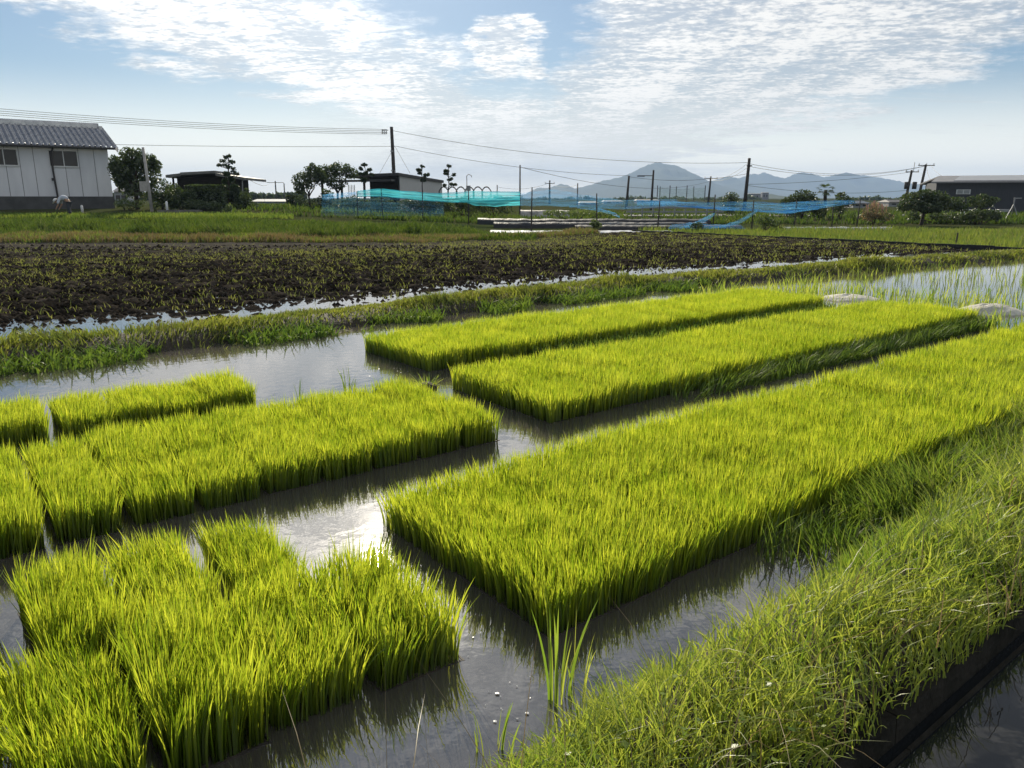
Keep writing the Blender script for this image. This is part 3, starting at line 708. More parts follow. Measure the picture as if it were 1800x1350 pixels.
# ------------------------------------------------------------------ white warehouse with a tiled roof
def frame_axes(O, P):
    a = Vector((P.x-O.x, P.y-O.y, 0)).normalized(); b = Vector((-a.y, a.x, 0))
    if b.dot(O) < 0: b = -b
    return a, b
def white_warehouse():
    O = W(201, 366, 49); z0 = .78; O.z = z0
    P = W(0, 366, 45.4); a, b = frame_axes(O, P)
    t = thing('warehouse', 'long white panelled warehouse with a grey ribbed tile roof', 'warehouse', (O.x, O.y, z0))
    ze = 4.42; Lw = 15; Dp = 7.0
    def along(px):                       # distance along the wall of what is seen at px
        d = ray(px, 300); k = (O.x*d.y-O.y*d.x)/(a.y*d.x-a.x*d.y); return k
    w = MB()
    w.fbox(O, a, b, 0, Lw, 0, .2, 1.55, ze); w.fbox(O, a, b, 0, .2, .2, Dp, 1.55, ze); w.fbox(O, a, b, 0, Lw, Dp-.2, Dp, 1.55, ze); w.fbox(O, a, b, Lw-.2, Lw, .2, Dp-.2, 1.55, ze)
    zr = 5.72
    for s in (0, Lw-.2):
        A = [(s, .05, ze), (s+.2, .05, ze), (s+.2, Dp-.05, ze), (s, Dp-.05, ze), (s, 3.4, zr-.2), (s+.2, 3.4, zr-.2), (s+.2, 3.6, zr-.2), (s, 3.6, zr-.2)]
        w.hexa([(O.x+a.x*p+b.x*q, O.y+a.y*p+b.y*q, z) for p, q, z in A])
    w.build('wall', WALLW, t)
    f = MB(); f.fbox(O, a, b, -.04, Lw, -.04, Dp, z0-.4, 1.55); f.build('foundation', FOUND, t)
    s = MB()
    for px in (12, 37, 62, 116, 141, 168, -25, -60):
        k = along(px); s.fbox(O, a, b, k-.014, k+.014, -.010, .0, 1.56, ze-.05)
    s.build('panel_seam', surf('seam', (.2, .2, .21), rough=.9), t)
    for x0, x1, nm in ((90, 138, 0), (-14, 33, 1)):
        k0, k1 = along(x1), along(x0); zt, zb = 4.18, 3.32
        fr = MB(); c = .045
        fr.fbox(O, a, b, k0-c, k1+c, -.05, 0, zt, zt+c); fr.fbox(O, a, b, k0-c, k1+c, -.08, 0, zb-.07, zb)
        for q in (k0-c, (k0+k1)/2-c/2, k1): fr.fbox(O, a, b, q, q+c, -.045, 0, zb, zt)
        wn = fr.build('window', WHITEM, t)
        for q0, q1 in ((k0, (k0+k1)/2-c/2), ((k0+k1)/2+c/2, k1)):
            g = MB(); g.fbox(O, a, b, q0, q1, -.02, -.005, zb, zt)
            me_o = g.build('pane', GLASS, t); me_o.parent = wn
    k = along(93); d = MB()
    def at(kk, dd, z): return Vector((O.x+a.x*kk+b.x*dd, O.y+a.y*kk+b.y*dd, z))
    d.tube([at(k-.1, -.35, ze-.12), at(k, -.12, ze-.4), at(k, -.1, 3.0), at(k-.05, -.1, 1.6), at(k-.06, -.1, z0)], .055, 8)
    d.fbox(O, a, b, k-.02, k+.13, -.2, -.03, 2.45, 2.62)
    d.build('downpipe', surf('pipe_brown', (.05, .045, .045), rough=.6), t)
    g = MB(); g.tube([at(-.35, -.58, ze-.03), at(Lw, -.58, ze-.03)], .07, 8); g.build('gutter', surf('gutter_dark', (.04, .04, .042), rough=.5), t)
    # tiled slopes: raised ribs down the slope, overlapping courses
    def slope(d0, z_0, d1, z_1):
        na, ns, per = 8, 16, .30; A = np.arange(-.45, Lw, per/na); co = []
        S = []
        for q in range(ns): S += [(q/ns, 0), ((q+1)/ns-.002, .03)]
        for x in A:
            ph = (x/per) % 1; rib = .11*max(0, math.cos((ph-.5)*2*PI))**.8
            for u, up in S:
                z = z_0+(z_1-z_0)*u+rib+(.03-up); p = at(x, d0+(d1-d0)*u, z); co.append(p)
        m = len(S); i = np.arange((len(A)-1)*(m-1)); r, c = i//(m-1), i % (m-1); k = r*m+c
        return np.array(co)-np.array(t.location), np.stack([k, k+1, k+m+1, k+m], 1)
    c1, f1 = slope(-.62, ze-.02, 3.5, zr+.12); c2, f2 = slope(Dp+.6, ze-.02, 3.5, zr+.12)
    rf = link('roof', npmesh('roof', np.concatenate([c1, c2]), np.concatenate([f1, f2+len(c1)]), None, False), TILE, t)
    r = MB(); r.fbox(O, a, b, -.2, Lw, 3.33, 3.67, zr+.1, zr+.33); r.tube([at(-.25, 3.5, zr+.33), at(Lw, 3.5, zr+.33)], .11, 8)
    r.fbox(O, a, b, -.42, -.2, 3.2, 3.8, zr-.05, zr+.25)
    ro = r.build('ridge', TILE, t); ro.parent = rf
    v = MB()
    for (e0, h0, e1, h1) in ((-.62, ze-.05, 3.5, zr+.1), (Dp+.6, ze-.05, 3.5, zr+.1)):
        v.hexa([at(-.5, e0, h0-.2), at(-.43, e0, h0-.2), at(-.43, e1, h1-.2), at(-.5, e1, h1-.2), at(-.5, e0, h0+.1), at(-.43, e0, h0+.1), at(-.43, e1, h1+.1), at(-.5, e1, h1+.1)])
    vb = v.build('verge_board', TILE, t); vb.parent = rf
    return t
white_warehouse()

# ------------------------------------------------------------------ farmer bending over the crop
def skin_body(name, joints, bones, mat, parent):
    me = bpy.data.meshes.new(name); me.from_pydata([p for p, r in joints], bones, [])
    o = link(name, me, mat, parent); m = o.modifiers.new('skin', 'SKIN'); m.use_smooth_shade = True
    for i, (p, r) in enumerate(joints): me.skin_vertices[0].data[i].radius = (r, r)
    me.skin_vertices[0].data[0].use_root = True
    s = o.modifiers.new('smooth', 'SUBSURF'); s.levels = s.render_levels = 1
    return o
def farmer():
    p = W(114, 352, 40); b = Vector((p.x, p.y, zg(p.x, p.y)))
    t = thing('person', 'farmer in a pale shirt and white hat bending low over the crop', 'person', b, R(12))
    skin = surf('skin', (.35, .22, .15), rough=.6); shirt = surf('shirt', (.42, .46, .52), (.36, .40, .47), 6, .8)
    trou = surf('trousers', (.05, .055, .065), rough=.9); hat = surf('hat', (.62, .63, .64), rough=.8)
    J = [((.14, 0, .80), .12), ((.02, 0, .90), .12), ((-.14, 0, .93), .13), ((-.27, 0, .86), .11), ((-.34, 0, .80), .055), ((-.42, 0, .74), .085), ((-.47, 0, .66), .07),
         ((.17, -.09, .70), .085), ((.15, -.11, .42), .06), ((.20, -.11, .06), .045), ((.10, -.11, .03), .04),
         ((.17, .09, .70), .085), ((.11, .12, .42), .06), ((.14, .12, .06), .045), ((.04, .12, .03), .04),
         ((-.24, -.18, .80), .055), ((-.27, -.22, .58), .042), ((-.38, -.19, .40), .034), ((-.42, -.18, .33), .03),
         ((-.24, .18, .80), .055), ((-.24, .22, .58), .042), ((-.36, .18, .38), .034), ((-.40, .17, .31), .03)]
    Bn = [(0, 1), (1, 2), (2, 3), (3, 4), (4, 5), (5, 6), (0, 7), (7, 8), (8, 9), (9, 10), (0, 11), (11, 12), (12, 13), (13, 14), (3, 15), (15, 16), (16, 17), (17, 18), (3, 19), (19, 20), (20, 21), (21, 22)]
    skin_body('body', J, Bn, skin, t)
    sh = [((.15, 0, .79), .15), ((.02, 0, .92), .145), ((-.14, 0, .95), .155), ((-.26, 0, .88), .135), ((-.24, -.19, .80), .08), ((-.27, -.225, .60), .062), ((-.24, .19, .80), .08), ((-.24, .225, .60), .062)]
    skin_body('shirt', sh, [(0, 1), (1, 2), (2, 3), (3, 4), (4, 5), (3, 6), (6, 7)], shirt, t)
    tr = [((.15, 0, .78), .145), ((.18, -.09, .68), .11), ((.155, -.11, .42), .082), ((.20, -.11, .12), .065), ((.18, .09, .68), .11), ((.115, .12, .42), .082), ((.14, .12, .12), .065)]
    skin_body('trousers', tr, [(0, 1), (1, 2), (2, 3), (0, 4), (4, 5), (5, 6)], trou, t)
    h = MB(); ax = Vector((-.55, 0, .62)).normalized(); c = Vector((-.43, 0, .77))
    h.tube([c-ax*.01, c+ax*.005], [.20, .19], 14); h.tube([c, c+ax*.08, c+ax*.12], [.115, .105, .05], 14)
    o = h.build('hat', hat, None, smooth=True); o.parent = t
farmer()

# ------------------------------------------------------------------ poles
def pole(name, label, px, pytop, D, r0, mat, group=None, lean=0, build=None, cat='utility pole'):
    b = base_at(px, D); top = W(px, pytop, D); top.x = b.x+lean
    t = thing(name, label, cat, b, 0, group)
    mb = MB(); mb.tube([b-Vector((0, 0, .3)), top], [r0, r0*.72], 12); mb.build('shaft', mat, t, smooth=True)
    if build: build(t, b, top)
    return top
def arm(t, top, w, dz=-.25, name='crossarm', ins=True):
    mb = MB(); mb.box((top.x, top.y-.12, top.z+dz), (w, .09, .09)); mb.build(name, DPOLE, t)
    if ins:
        for q in (-.45, 0, .45):
            m = MB(); m.tube([(top.x+w*q, top.y-.12, top.z+dz+.045), (top.x+w*q, top.y-.12, top.z+dz+.12), (top.x+w*q, top.y-.12, top.z+dz+.24)], [.03, .07, .04], 8); m.build('insulator', WHITEM, t)
def big_pole_fit(t, b, top):
    m = MB(); m.box((top.x-.55, top.y-.1, top.z-.28), (.55, .07, .06)); m.box((top.x-.62, top.y-.1, top.z-.5), (.5, .07, .06)); m.build('crossarm', DPOLE, t)
    for q in (.45, .62, .8):
        m = MB(); m.tube([(top.x-q, top.y-.1, top.z-.62), (top.x-q, top.y-.1, top.z-.22)], .05, 8); m.build('insulator', WHITEM, t)
    m = MB(); m.tube([b+Vector((.1, -.25, 0)), b+Vector((.07, -.2, 3.4))], .05, 8); m.build('conduit', STEEL, t)
    for z in (.72, .5):
        m = MB(); m.tube([(top.x, top.y, top.z*z), (top.x, top.y, top.z*z+.12)], .17, 10); m.build('band', STEEL, t)
P1 = pole('utility_pole', 'tall dark utility pole beside the barn, carrying the long cables', 695, 223, 70, .19, DPOLE, None, -.12, big_pole_fit)
P2 = pole('utility_pole', 'dark leaning utility pole behind the blue netting, before the hills', 1309, 278, 75, .19, DPOLE, None, .18, lambda t, b, top: arm(t, top, .5, -.7, 'bracket', False))
def transf(t, b, top):
    arm(t, top, 1.5, -.2)
    for s in (-1, 1):
        m = MB(); m.tube([(top.x+s*.45, top.y-.1, top.z-2.1), (top.x+s*.45, top.y-.1, top.z-1.3)], .24, 12); m.build('transformer', DPOLE, t, smooth=True)
    m = MB(); m.tube([(top.x+.2, top.y, top.z-.2), (top.x+.22, top.y, top.z+.85)], .03, 6); m.build('lightning_rod', STEEL, t)
P3 = pole('utility_pole', 'utility pole with two transformers rising behind the dark orchard tree', 1590, 299, 90, .17, DPOLE, None, .45, transf)
P4 = pole('utility_pole', 'leaning utility pole with one crossarm next to the charcoal barn', 1612, 289, 92, .18, DPOLE, None, .55, lambda t, b, top: arm(t, top, 1.9, -.12))
P5 = pole('slim_pole', 'slim pale pole standing at the end of the turquoise net', 914, 290, 60, .07, POLE)
P6 = pole('utility_pole', 'small distant pole with one crossarm, on the flank of the low hill', 966, 317, 130, .16, DPOLE, None, 0, lambda t, b, top: arm(t, top, 1.6, -.5))
P7 = pole('slim_pole', 'plain thin grey pole between the low hill and the mountain foot', 1015, 322, 110, .10, POLE)
P8 = pole('utility_pole', 'dark pole at the left foot of the large mountain, its top stepped thinner', 1101, 309, 85, .15, DPOLE, None, .2)
def lamp_arm(t, b, top):
    m = MB(); m.box((top.x-.75, top.y, top.z-.55), (1.5, .07, .07)); m.box((top.x-1.25, top.y, top.z-.58), (.75, .2, .12)); m.build('lamp_arm', DPOLE, t)
P9 = pole('street_lamp', 'dark lamp post with one flat arm before the mountain', 1145, 299, 80, .13, DPOLE, None, .1, lamp_arm, 'street lamp')
P10 = pole('utility_pole', 'distant utility pole with one crossarm right of the practice net', 1245, 310, 120, .17, DPOLE, None, .2, lambda t, b, top: arm(t, top, 2.0, -.3))
P11 = pole('slim_pole', 'tiny far pole standing low over the net near the small pines', 874, 325, 120, .10, POLE)
P12 = pole('utility_pole', 'faint far pole with antenna arms above the far greenhouse', 486, 318, 150, .15, POLE, None, 0, lambda t, b, top: arm(t, top, 3.2, -.3, 'crossarm', False))
P13 = pole('slim_pole', 'faint far slim pole between the far greenhouse and the round trees', 501, 322, 150, .13, POLE)
def meter(t, b, top):
    m = MB(); m.box((b.x-.28, b.y, b.z+1.35), (.42, .3, .55)); m.build('meter_box', surf('meter_paint', (.35, .34, .32)), t, .02)
P14 = pole('service_pole', 'pale grey service pole with a meter box beside the bushy tree', 265, 259, 44, .095, surf('pale_pole', (.34, .33, .32), (.27, .26, .25)), None, -.12, meter)
def sock(t, b, top):
    m = MB(); m.tube([(top.x, top.y, top.z), (top.x+.15, top.y, top.z+.12), (top.x+.36, top.y, top.z+.02), (top.x+.38, top.y, top.z-.12)], .03, 6); m.box((top.x+.12, top.y, top.z-.95), (.34, .2, .4)); m.build('lamp_head', STEEL, t)
P15 = pole('lamp_post', 'thin lamp post with a curved neck above the bare greenhouse hoops', 821, 309, 62, .04, STEEL, None, 0, sock, 'lamp post')

def cable(label, a, b, sag, group=None, r=.016):
    n = 18; a, b = Vector(a), Vector(b); pts = [a.lerp(b, i/n)-Vector((0, 0, sag*4*(i/n)*(1-i/n))) for i in range(n+1)]
    m = MB(); m.tube(pts, r, 4, False); o = m.build('power_cable', RUBBER); tag(o, label, 'cable', group)
for i, (y0, y1, dx) in enumerate([(172.5, 229, -.45), (177, 230.5, -.62), (181, 232, -.8), (185.5, 233.5, -.5)]):
    e = Vector((P1.x+dx, P1.y-.1, P1.z-.22-.13*i))
    cable('one of four cables running high over the white warehouse to the tall pole', W(-420, y0-22, 48), e, .5, 'four upper cables over the warehouse', .014)
cable('single lower cable passing behind the warehouse roof to the tall pole', W(-420, 232, 55), W(695, 257, 70), .35, None, .015)
cable('upper cable sloping from the tall pole towards the mountain', P1+Vector((0, 0, -.3)), P2+Vector((0, 0, -.4)), .9)
cable('middle cable sagging from the tall pole to the stepped mountain-foot pole', W(696, 257, 70), P8+Vector((0, 0, .0)), .5)
cable('thin cable from the slim pale pole to the distant pole by the practice net', P5+Vector((0, 0, -.15)), P10+Vector((0, 0, -.7)), 1.3)
cable('cable between the pole at the mountain foot and the leaning pole', P8+Vector((0, 0, -.1)), P2+Vector((0, 0, -1.4)), .5)
for d in (.35, .75): cable('one of two cables dropping from the leaning pole to the distant crossarm pole', P2+Vector((0, 0, -d)), P10+Vector((0, 0, -d*.5-.1)), .6, 'twin cables by the practice net')
for d in (.5, .75): cable('one of two long cables from the leaning pole to the far crossarm pole', P2+Vector((0, 0, -d)), P4+Vector((0, 0, -.1-d*.1)), .95, 'twin cables over the hills')
cable('lower cable from the leaning pole to the transformer pole', P2+Vector((0, 0, -2.4)), P3+Vector((0, 0, -.2)), .25)
cable('lowest cable crossing the hills to the transformer pole', P2+Vector((0, 0, -2.5)), P3+Vector((0, 0, -2.2)), .5)
cable('cable from the crossarm pole down to the charcoal barn eave', P4+Vector((.2, 0, -.6)), W(1639, 316, 72), .3)
cable('cable from the crossarm pole passing above the barn roof', P4+Vector((.6, 0, -.1)), W(1660, 311, 78), .2)
cable('thin far cable from the distant crossarm pole to the slim pole', P6+Vector((0, 0, -.4)), P7+Vector((0, 0, -.2)), .5)
cable('thin far cable from the pale pole towards the distant crossarm pole', P11+Vector((0, 0, -.3)), P6+Vector((0, 0, -.4)), .6)
cable('thin stay from the shed eave to the far antenna pole', W(435, 314, 50), P12+Vector((-1, 0, -.3)), .5)
cable('thin service wire from the warehouse gable to the service pole', W(206, 262, 47), P14+Vector((0, 0, -.15)), .1, None, .01)
for q, lab in ((-1, 'near the round garden trees'), (1, 'on the pale barn wall side')):
    cable('guy wire slanting down from the tall pole '+lab, W(694, 257, 70), W(694+q*27, 305, 68), 0, None, .012)

# ------------------------------------------------------------------ trees, sheds and barns at the left
tree('broadleaf_tree', 'bushy broadleaf tree between the white warehouse and the service pole', 240, 46,
     [(222, 300, 26, 26), (250, 288, 26, 22), (232, 275, 22, 16), (228, 325, 26, 24), (262, 305, 18, 24), (205, 290, 14, 18), (272, 290, 10, 16), (250, 330, 18, 20), (215, 315, 16, 20)], 8200, .105, r=.14, gaps=.55)
shrub('shrub', 'dark rounded shrub touching the service pole', 285, 46, [(285, 335, 24, 24), (300, 345, 18, 20), (278, 352, 16, 16)], 1900, .08)
shrub('shrub', 'dark shrub filling the gap between service pole and clipped hedge', 318, 45, [(312, 346, 20, 20), (330, 352, 16, 16), (302, 358, 14, 10)], 2600, .08)
shrub('shrub', 'dark low shrub below the left end of the clipped hedge', 345, 44.5, [(345, 360, 22, 9), (375, 362, 20, 7)], 1500, .07)
shrub('shrub', 'light green low shrub at the warehouse corner', 222, 45, [(218, 357, 18, 9), (240, 358, 14, 8)], 800, .06, LIGHTB)
shrub('shrub', 'dark ragged shrub under the open shed end', 432, 48, [(432, 348, 12, 18), (425, 356, 14, 12), (445, 362, 10, 8)], 1100, .07)
shrub('shrub', 'small yellow-green shrub in front of the clipped hedge', 402, 43, [(402, 366, 7, 9), (396, 370, 6, 5)], 400, .05, LIGHTB)
def hedge(name, label, x0, x1, ytop, ybot, D, n=3000):
    b = base_at((x0+x1)/2, D); t = thing(name, label, 'hedge', b); g = np.random.default_rng(x0)
    s = D/F; A, B = W(x0, ytop, D), W(x1, ytop, D); zt = A.z; zb = b.z-.05
    x = g.uniform(A.x, B.x, n); y = D+g.uniform(-.5, .5, n); z = g.uniform(zb, zt, n)
    face = g.integers(0, 3, n); y = np.where(face == 0, D-.5, y); z = np.where(face == 1, zt, z); z += (vn(x*2, y*2)-.5)*.14; y += (vn(x*3, z*3)-.5)*.2
    P = np.stack([x, y, z], 1); a = g.normal(size=(n, 3)); a /= np.linalg.norm(a, axis=1)[:, None]; c = np.cross(a, g.normal(size=(n, 3))); c /= np.linalg.norm(c, axis=1)[:, None]
    L = .075*(.6+.8*g.random(n))[:, None]
    co = np.stack([P-a*L, P+c*L*.5, P+a*L, P-c*L*.5], 1).reshape(-1, 3)-np.array(b); cl = np.zeros((len(co), 3)); cl[:, 0] = np.repeat(np.clip(.5+.3*g.standard_normal(n), 0, 1), 4); cl[:, 1] = 1
    link('foliage', npmesh('foliage', co, np.arange(4*n).reshape(-1, 4), cl, False), CROWN, t)
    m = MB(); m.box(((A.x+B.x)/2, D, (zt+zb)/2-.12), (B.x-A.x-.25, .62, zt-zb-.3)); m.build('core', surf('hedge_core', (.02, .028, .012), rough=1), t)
hedge('hedge', 'clipped dark hedge running in front of the timber shed', 330, 398, 327, 368, 46)
hedge('hedge', 'low dark hedge end beside the round garden trees', 505, 530, 345, 360, 60, 1500)
# timber shed
def shed():
    D = 52; s = D/F; b = base_at(365, D); t = thing('timber_shed', 'dark timber shed with a pale-edged flat roof behind the hedge', 'shed', b)
    L, Rr = W(305, 320, D), W(424, 320, D); zt = W(360, 311, D).z
    m = MB(); m.box(((L.x+Rr.x)/2-.25, D+1.8, (b.z+zt)/2), (Rr.x-L.x-.9, 3.4, zt-b.z)); m.build('wall', DARKW, t)
    m = MB()
    for k in range(7): m.box(((L.x+Rr.x)/2-.25, D+.09, zt-.18-.19*k), (Rr.x-L.x-1.0, .03, .15))
    m.build('cladding', DARKW, t)
    m = MB()
    for px in (306, 424): p = W(px, 320, D); m.box((p.x, D-.1, (b.z+zt)/2), (.1, .1, zt-b.z))
    m.build('post', DARKW, t)
    A, B, C, E_ = W(299, 308, D), W(325, 305, D), W(385, 302, D), W(435, 312, D)
    m = MB(); h = Vector((0, 0, .17)); q = Vector((0, 4.6, -.05)); f = Vector((0, -.7, 0))
    for p0, p1, p2 in ((A, B, 0), (B+Vector((0, -.05, .05)), C+Vector((0, -.05, .05)), 0), (C-Vector((0, 0, .1)), E_, 0)):
        p0, p1 = p0+f, p1+f; m.hexa([p0-h, p1-h, p1+q-h, p0+q-h, p0, p1, p1+q, p0+q])
    m.build('roof', surf('shed_roof', (.16, .16, .155), (.10, .10, .10), 3, .6), t)
    m = MB(); p = W(428, 318, D); m.tube([(p.x, D-.5, b.z), (p.x+.1, D-.5, p.z), (p.x+.3, D-.5, p.z+.1)], .04, 6); m.build('downpipe', STEEL, t)
shed()
pine('tall cloud-pruned garden pine at the corner of the timber shed', 401, 272, 47, [(400, 276, 7, 5), (391, 282, 8, 4), (410, 284, 9, 4), (383, 290, 7, 3.5), (402, 292, 9, 5), (414, 297, 8, 3), (408, 303, 7, 3), (418, 306, 6, 3), (398, 305, 8, 6),
      (400, 318, 13, 10), (405, 333, 16, 14), (410, 350, 15, 13), (398, 345, 13, 14)], 'cloud-pruned garden pines')
tree('garden_tree', 'round-headed dark tree leaning out beside the far greenhouse', 545, 58, [(535, 318, 20, 17), (550, 303, 17, 14), (530, 332, 12, 10), (562, 312, 12, 14)], 4000, .095, r=.10, gaps=.5)
tree('garden_tree', 'wide fan-branched dark tree over the open barn roof', 592, 60, [(580, 305, 16, 13), (600, 297, 20, 12), (615, 303, 16, 12), (590, 322, 20, 12), (568, 300, 12, 10)], 3900, .095, r=.11, gaps=.58)
pine('slender garden pine standing before the dark barn front', 641, 285, 57, [(640, 289, 6, 4), (634, 296, 6, 3.5), (648, 298, 6, 3.5), (641, 304, 7, 4), (632, 305, 4, 3), (655, 306, 5, 3), (641, 316, 6, 5)], 'cloud-pruned garden pines', .06)
pine('thin garden pine standing against the pale barn wall', 742, 292, 56, [(743, 293, 3, 3), (737, 299, 5, 3), (749, 307, 6, 3), (739, 304, 4, 2.5), (743, 318, 7, 4), (748, 312, 4, 3)], 'cloud-pruned garden pines', .07)
pine('thin garden pine standing clear past the pale barn end', 788, 289, 56, [(789, 292, 4, 3), (783, 300, 5, 3), (796, 307, 6, 2.5), (784, 306, 4, 2.5), (789, 315, 6, 3.5), (798, 324, 7, 3), (782, 326, 5, 2.5)], 'cloud-pruned garden pines', .07)
shrub('shrub', 'low dark garden shrub under the round-headed tree', 545, 55, [(530, 362, 18, 10), (555, 360, 18, 12), (575, 350, 14, 20)], 2200, .08)
shrub('shrub', 'yellow-green round shrub at the end of the low hedge', 527, 56, [(527, 352, 12, 7)], 500, .06, LIGHTB)
for q, (px, lab) in enumerate([(620, 'behind the turquoise net near its left end'), (668, 'under the tall pole behind the turquoise net'), (730, 'below the pale barn wall'), (765, 'below the bare greenhouse hoops'), (815, 'behind the turquoise net near the curved lamp post'), (870, 'beside the slim pale pole')]):
    shrub('garden_shrub', 'dark shrub '+lab, px, 50, [(px-16, 362, 20, 13), (px+14, 364, 20, 12), (px, 355, 20, 11)], 1700, .075, None, 'dark shrubs behind the turquoise net')
def barn():
    D = 62; b = base_at(700, D)
    t = thing('barn', 'long low barn with a pale end wall and an open dark carport', 'barn', b)
    K = W(702, 306, D); Rr = W(777, 318, D+7); zk = K.z-.1; zr = Rr.z-.1
    L = W(648, 306, D+1)
    m = MB()                                # pale gable wall receding to the right
    m.hexa([(K.x, K.y, b.z-.2), (Rr.x, Rr.y, b.z-.2), (Rr.x-.1, Rr.y+.2, b.z-.2), (K.x-.1, K.y+.2, b.z-.2), (K.x, K.y, zk), (Rr.x, Rr.y, zr), (Rr.x-.1, Rr.y+.2, zr), (K.x-.1, K.y+.2, zk)]); m.build('end_wall', GREYW, t)
    m = MB(); m.hexa([(L.x, L.y+.3, b.z-.2), (K.x-.1, K.y+.05, b.z-.2), (K.x-.1, K.y+.3, b.z-.2), (L.x, L.y+.6, b.z-.2), (L.x, L.y+.3, zk-.1), (K.x-.1, K.y+.05, zk-.1), (K.x-.1, K.y+.3, zk-.1), (L.x, L.y+.6, zk-.1)]); m.build('front_wall', DARKW, t)
    m = MB(); A = W(613, 307, D+2); B = W(700, 303.5, D-.5); C = W(780, 317, D+7); h = Vector((0, 0, .22)); bk = C+(A-B)
    m.hexa([A-h, B-h, C-h, bk-h, A, B, C, bk]); m.build('roof', DROOF, t)
    m = MB(); A = W(563, 317, D-2); B = W(688, 315, D-2); q = Vector((0, 4, .1)); h = Vector((0, 0, .16)); m.hexa([A-h, B-h, B+q-h, A+q-h, A, B, B+q, A+q]); m.build('carport_roof', DROOF, t)
    for px in (566, 600, 640): 
        p = W(px, 318, D-1.7); m = MB(); m.box((p.x, p.y, (b.z+p.z)/2), (.16, .16, p.z-b.z)); m.build('post', DARKW, t)
barn()
o = thing('laundry_sheet', 'white sheets hanging under the carport roof', 'laundry', W(618, 335, 58)); m = MB()
for k in range(5):
    p = W(612+k*2.6, 0, 58); a = W(612+k*2.6, 325+(k % 2), 58-.1*(k % 2)); c = W(614.2+k*2.6, 348+3*(k % 3), 58-.08*((k+1) % 2)); m.box(((a.x+c.x)/2, (a.y+c.y)/2, (a.z+c.z)/2), (c.x-a.x, .03, a.z-c.z), .2*(-1)**k)
m.build('cloth', PLASTW, o)
# bare greenhouse hoops
def hoops():
    D = 66; b = base_at(820, D); t = thing('bare_greenhouse', 'bare zigzag of greenhouse hoops beyond the turquoise net', 'greenhouse', b)
    for k in range(6):
        A = W(772+k*15, 336, D); B = W(788+k*15, 336, D); zz = W(772, 328.5, D).z; m = MB(); pts = []
        for q in range(11):
            u = q/10; pts.append((A.x+(B.x-A.x)*u, D+.15*(k % 2), A.z+(zz-A.z)*math.sin(PI*u)**.8))
        m.tube([(A.x, D+.15*(k % 2), b.z)]+pts+[(B.x, D+.15*(k % 2), b.z)], .05, 6); m.build('hoop', DPOLE, t)
hoops()
# ------------------------------------------------------------------ netting
def netmat(name, c, op):
    m, n, l, out = newmat(name); tr = n.new('ShaderNodeBsdfTransparent'); d = n.new('ShaderNodeBsdfDiffuse'); d.inputs[0].default_value = (*c, 1)
    t = n.new('ShaderNodeBsdfTranslucent'); t.inputs[0].default_value = (*c, 1); mx = n.new('ShaderNodeMixShader'); mx.inputs[0].default_value = .5
    l.new(d.outputs[0], mx.inputs[1]); l.new(t.outputs[0], mx.inputs[2])
    tc = n.new('ShaderNodeTexCoord'); mp = n.new('ShaderNodeMapping'); mp.inputs['Scale'].default_value = (.5, .5, 7); l.new(tc.outputs['Object'], mp.inputs[0])
    nz = n.new('ShaderNodeTexNoise'); nz.inputs['Scale'].default_value = 2.2; nz.inputs['Detail'].default_value = 5; l.new(mp.outputs[0], nz.inputs[0])
    r = n.new('ShaderNodeMapRange'); r.inputs[1].default_value = .3; r.inputs[2].default_value = .7; r.inputs[3].default_value = op[0]; r.inputs[4].default_value = op[1]; l.new(nz.outputs[0], r.inputs[0])
    m2 = n.new('ShaderNodeMixShader'); l.new(r.outputs[0], m2.inputs[0]); l.new(tr.outputs[0], m2.inputs[1]); l.new(mx.outputs[0], m2.inputs[2]); l.new(m2.outputs[0], out.inputs[0])
    return m
NETT = netmat('turquoise_net', (.12, .68, .78), (.45, .92)); NETB = netmat('blue_net', (.14, .47, .86), (.10, .55)); NETS = netmat('sheer_net', (.10, .35, .6), (.03, .22)); NETK = netmat('thick_net', (.10, .40, .82), (.2, .65))
def netsheet(name, top, bot, mat, parent, seed=0, ny=10, fold=.12, nx=60):
    """hanging net between two seen edges [(px, py, D)...]; folds run along it"""
    g = np.random.default_rng(seed); T = [W(*p) for p in top]; B = [W(*p) for p in bot]; inv = Vector(parent.location)
    def curve(P, u):
        xs = np.linspace(0, 1, len(P)); return np.stack([np.interp(u, xs, [p[i] for p in P]) for i in range(3)], 1)
    def smooth(a):
        for _ in range(3): a[1:-1] = (a[:-2]+2*a[1:-1]+a[2:])/4
        return a
    u = np.linspace(0, 1, nx); A, Bb = smooth(curve(T, u)), smooth(curve(B, u)); co = []
    for k in range(ny):
        v = k/(ny-1); row = A*(1-v)+Bb*v; row[:, 1] += fold*(math.sin(k*2.4+seed)+.7*(vn(u*9+k*.6, u*0+k*1.3+seed)-.5)*2); row[:, 2] += (vn(u*14+k*.4, u*0+seed+k)-.5)*.05
        co.append(row)
    co = np.concatenate(co)-np.array(inv); i = np.arange((ny-1)*(nx-1)); r, c = i//(nx-1), i % (nx-1); a = r*nx+c
    return link(name, npmesh(name, co, np.stack([a, a+1, a+nx+1, a+nx], 1)), mat, parent)
t = thing('bird_net', 'turquoise net drooping along its posts before the barn', 'netting', base_at(760, 42))
netsheet('gathered_net', [(628, 336, 42), (670, 331, 42), (720, 336, 42), (775, 339, 41), (830, 336, 40), (914, 336, 39)], [(628, 345, 42), (670, 345, 42), (720, 350, 42), (775, 355, 41), (830, 355, 40), (914, 352, 39)], NETT, t, 1)
netsheet('drooping_fold', [(808, 352, 40), (840, 352, 39.6), (880, 351, 39.2), (914, 350, 39)], [(808, 354, 40), (835, 361, 39.6), (865, 363, 39.2), (914, 361, 39)], NETT, t, 2, 6)
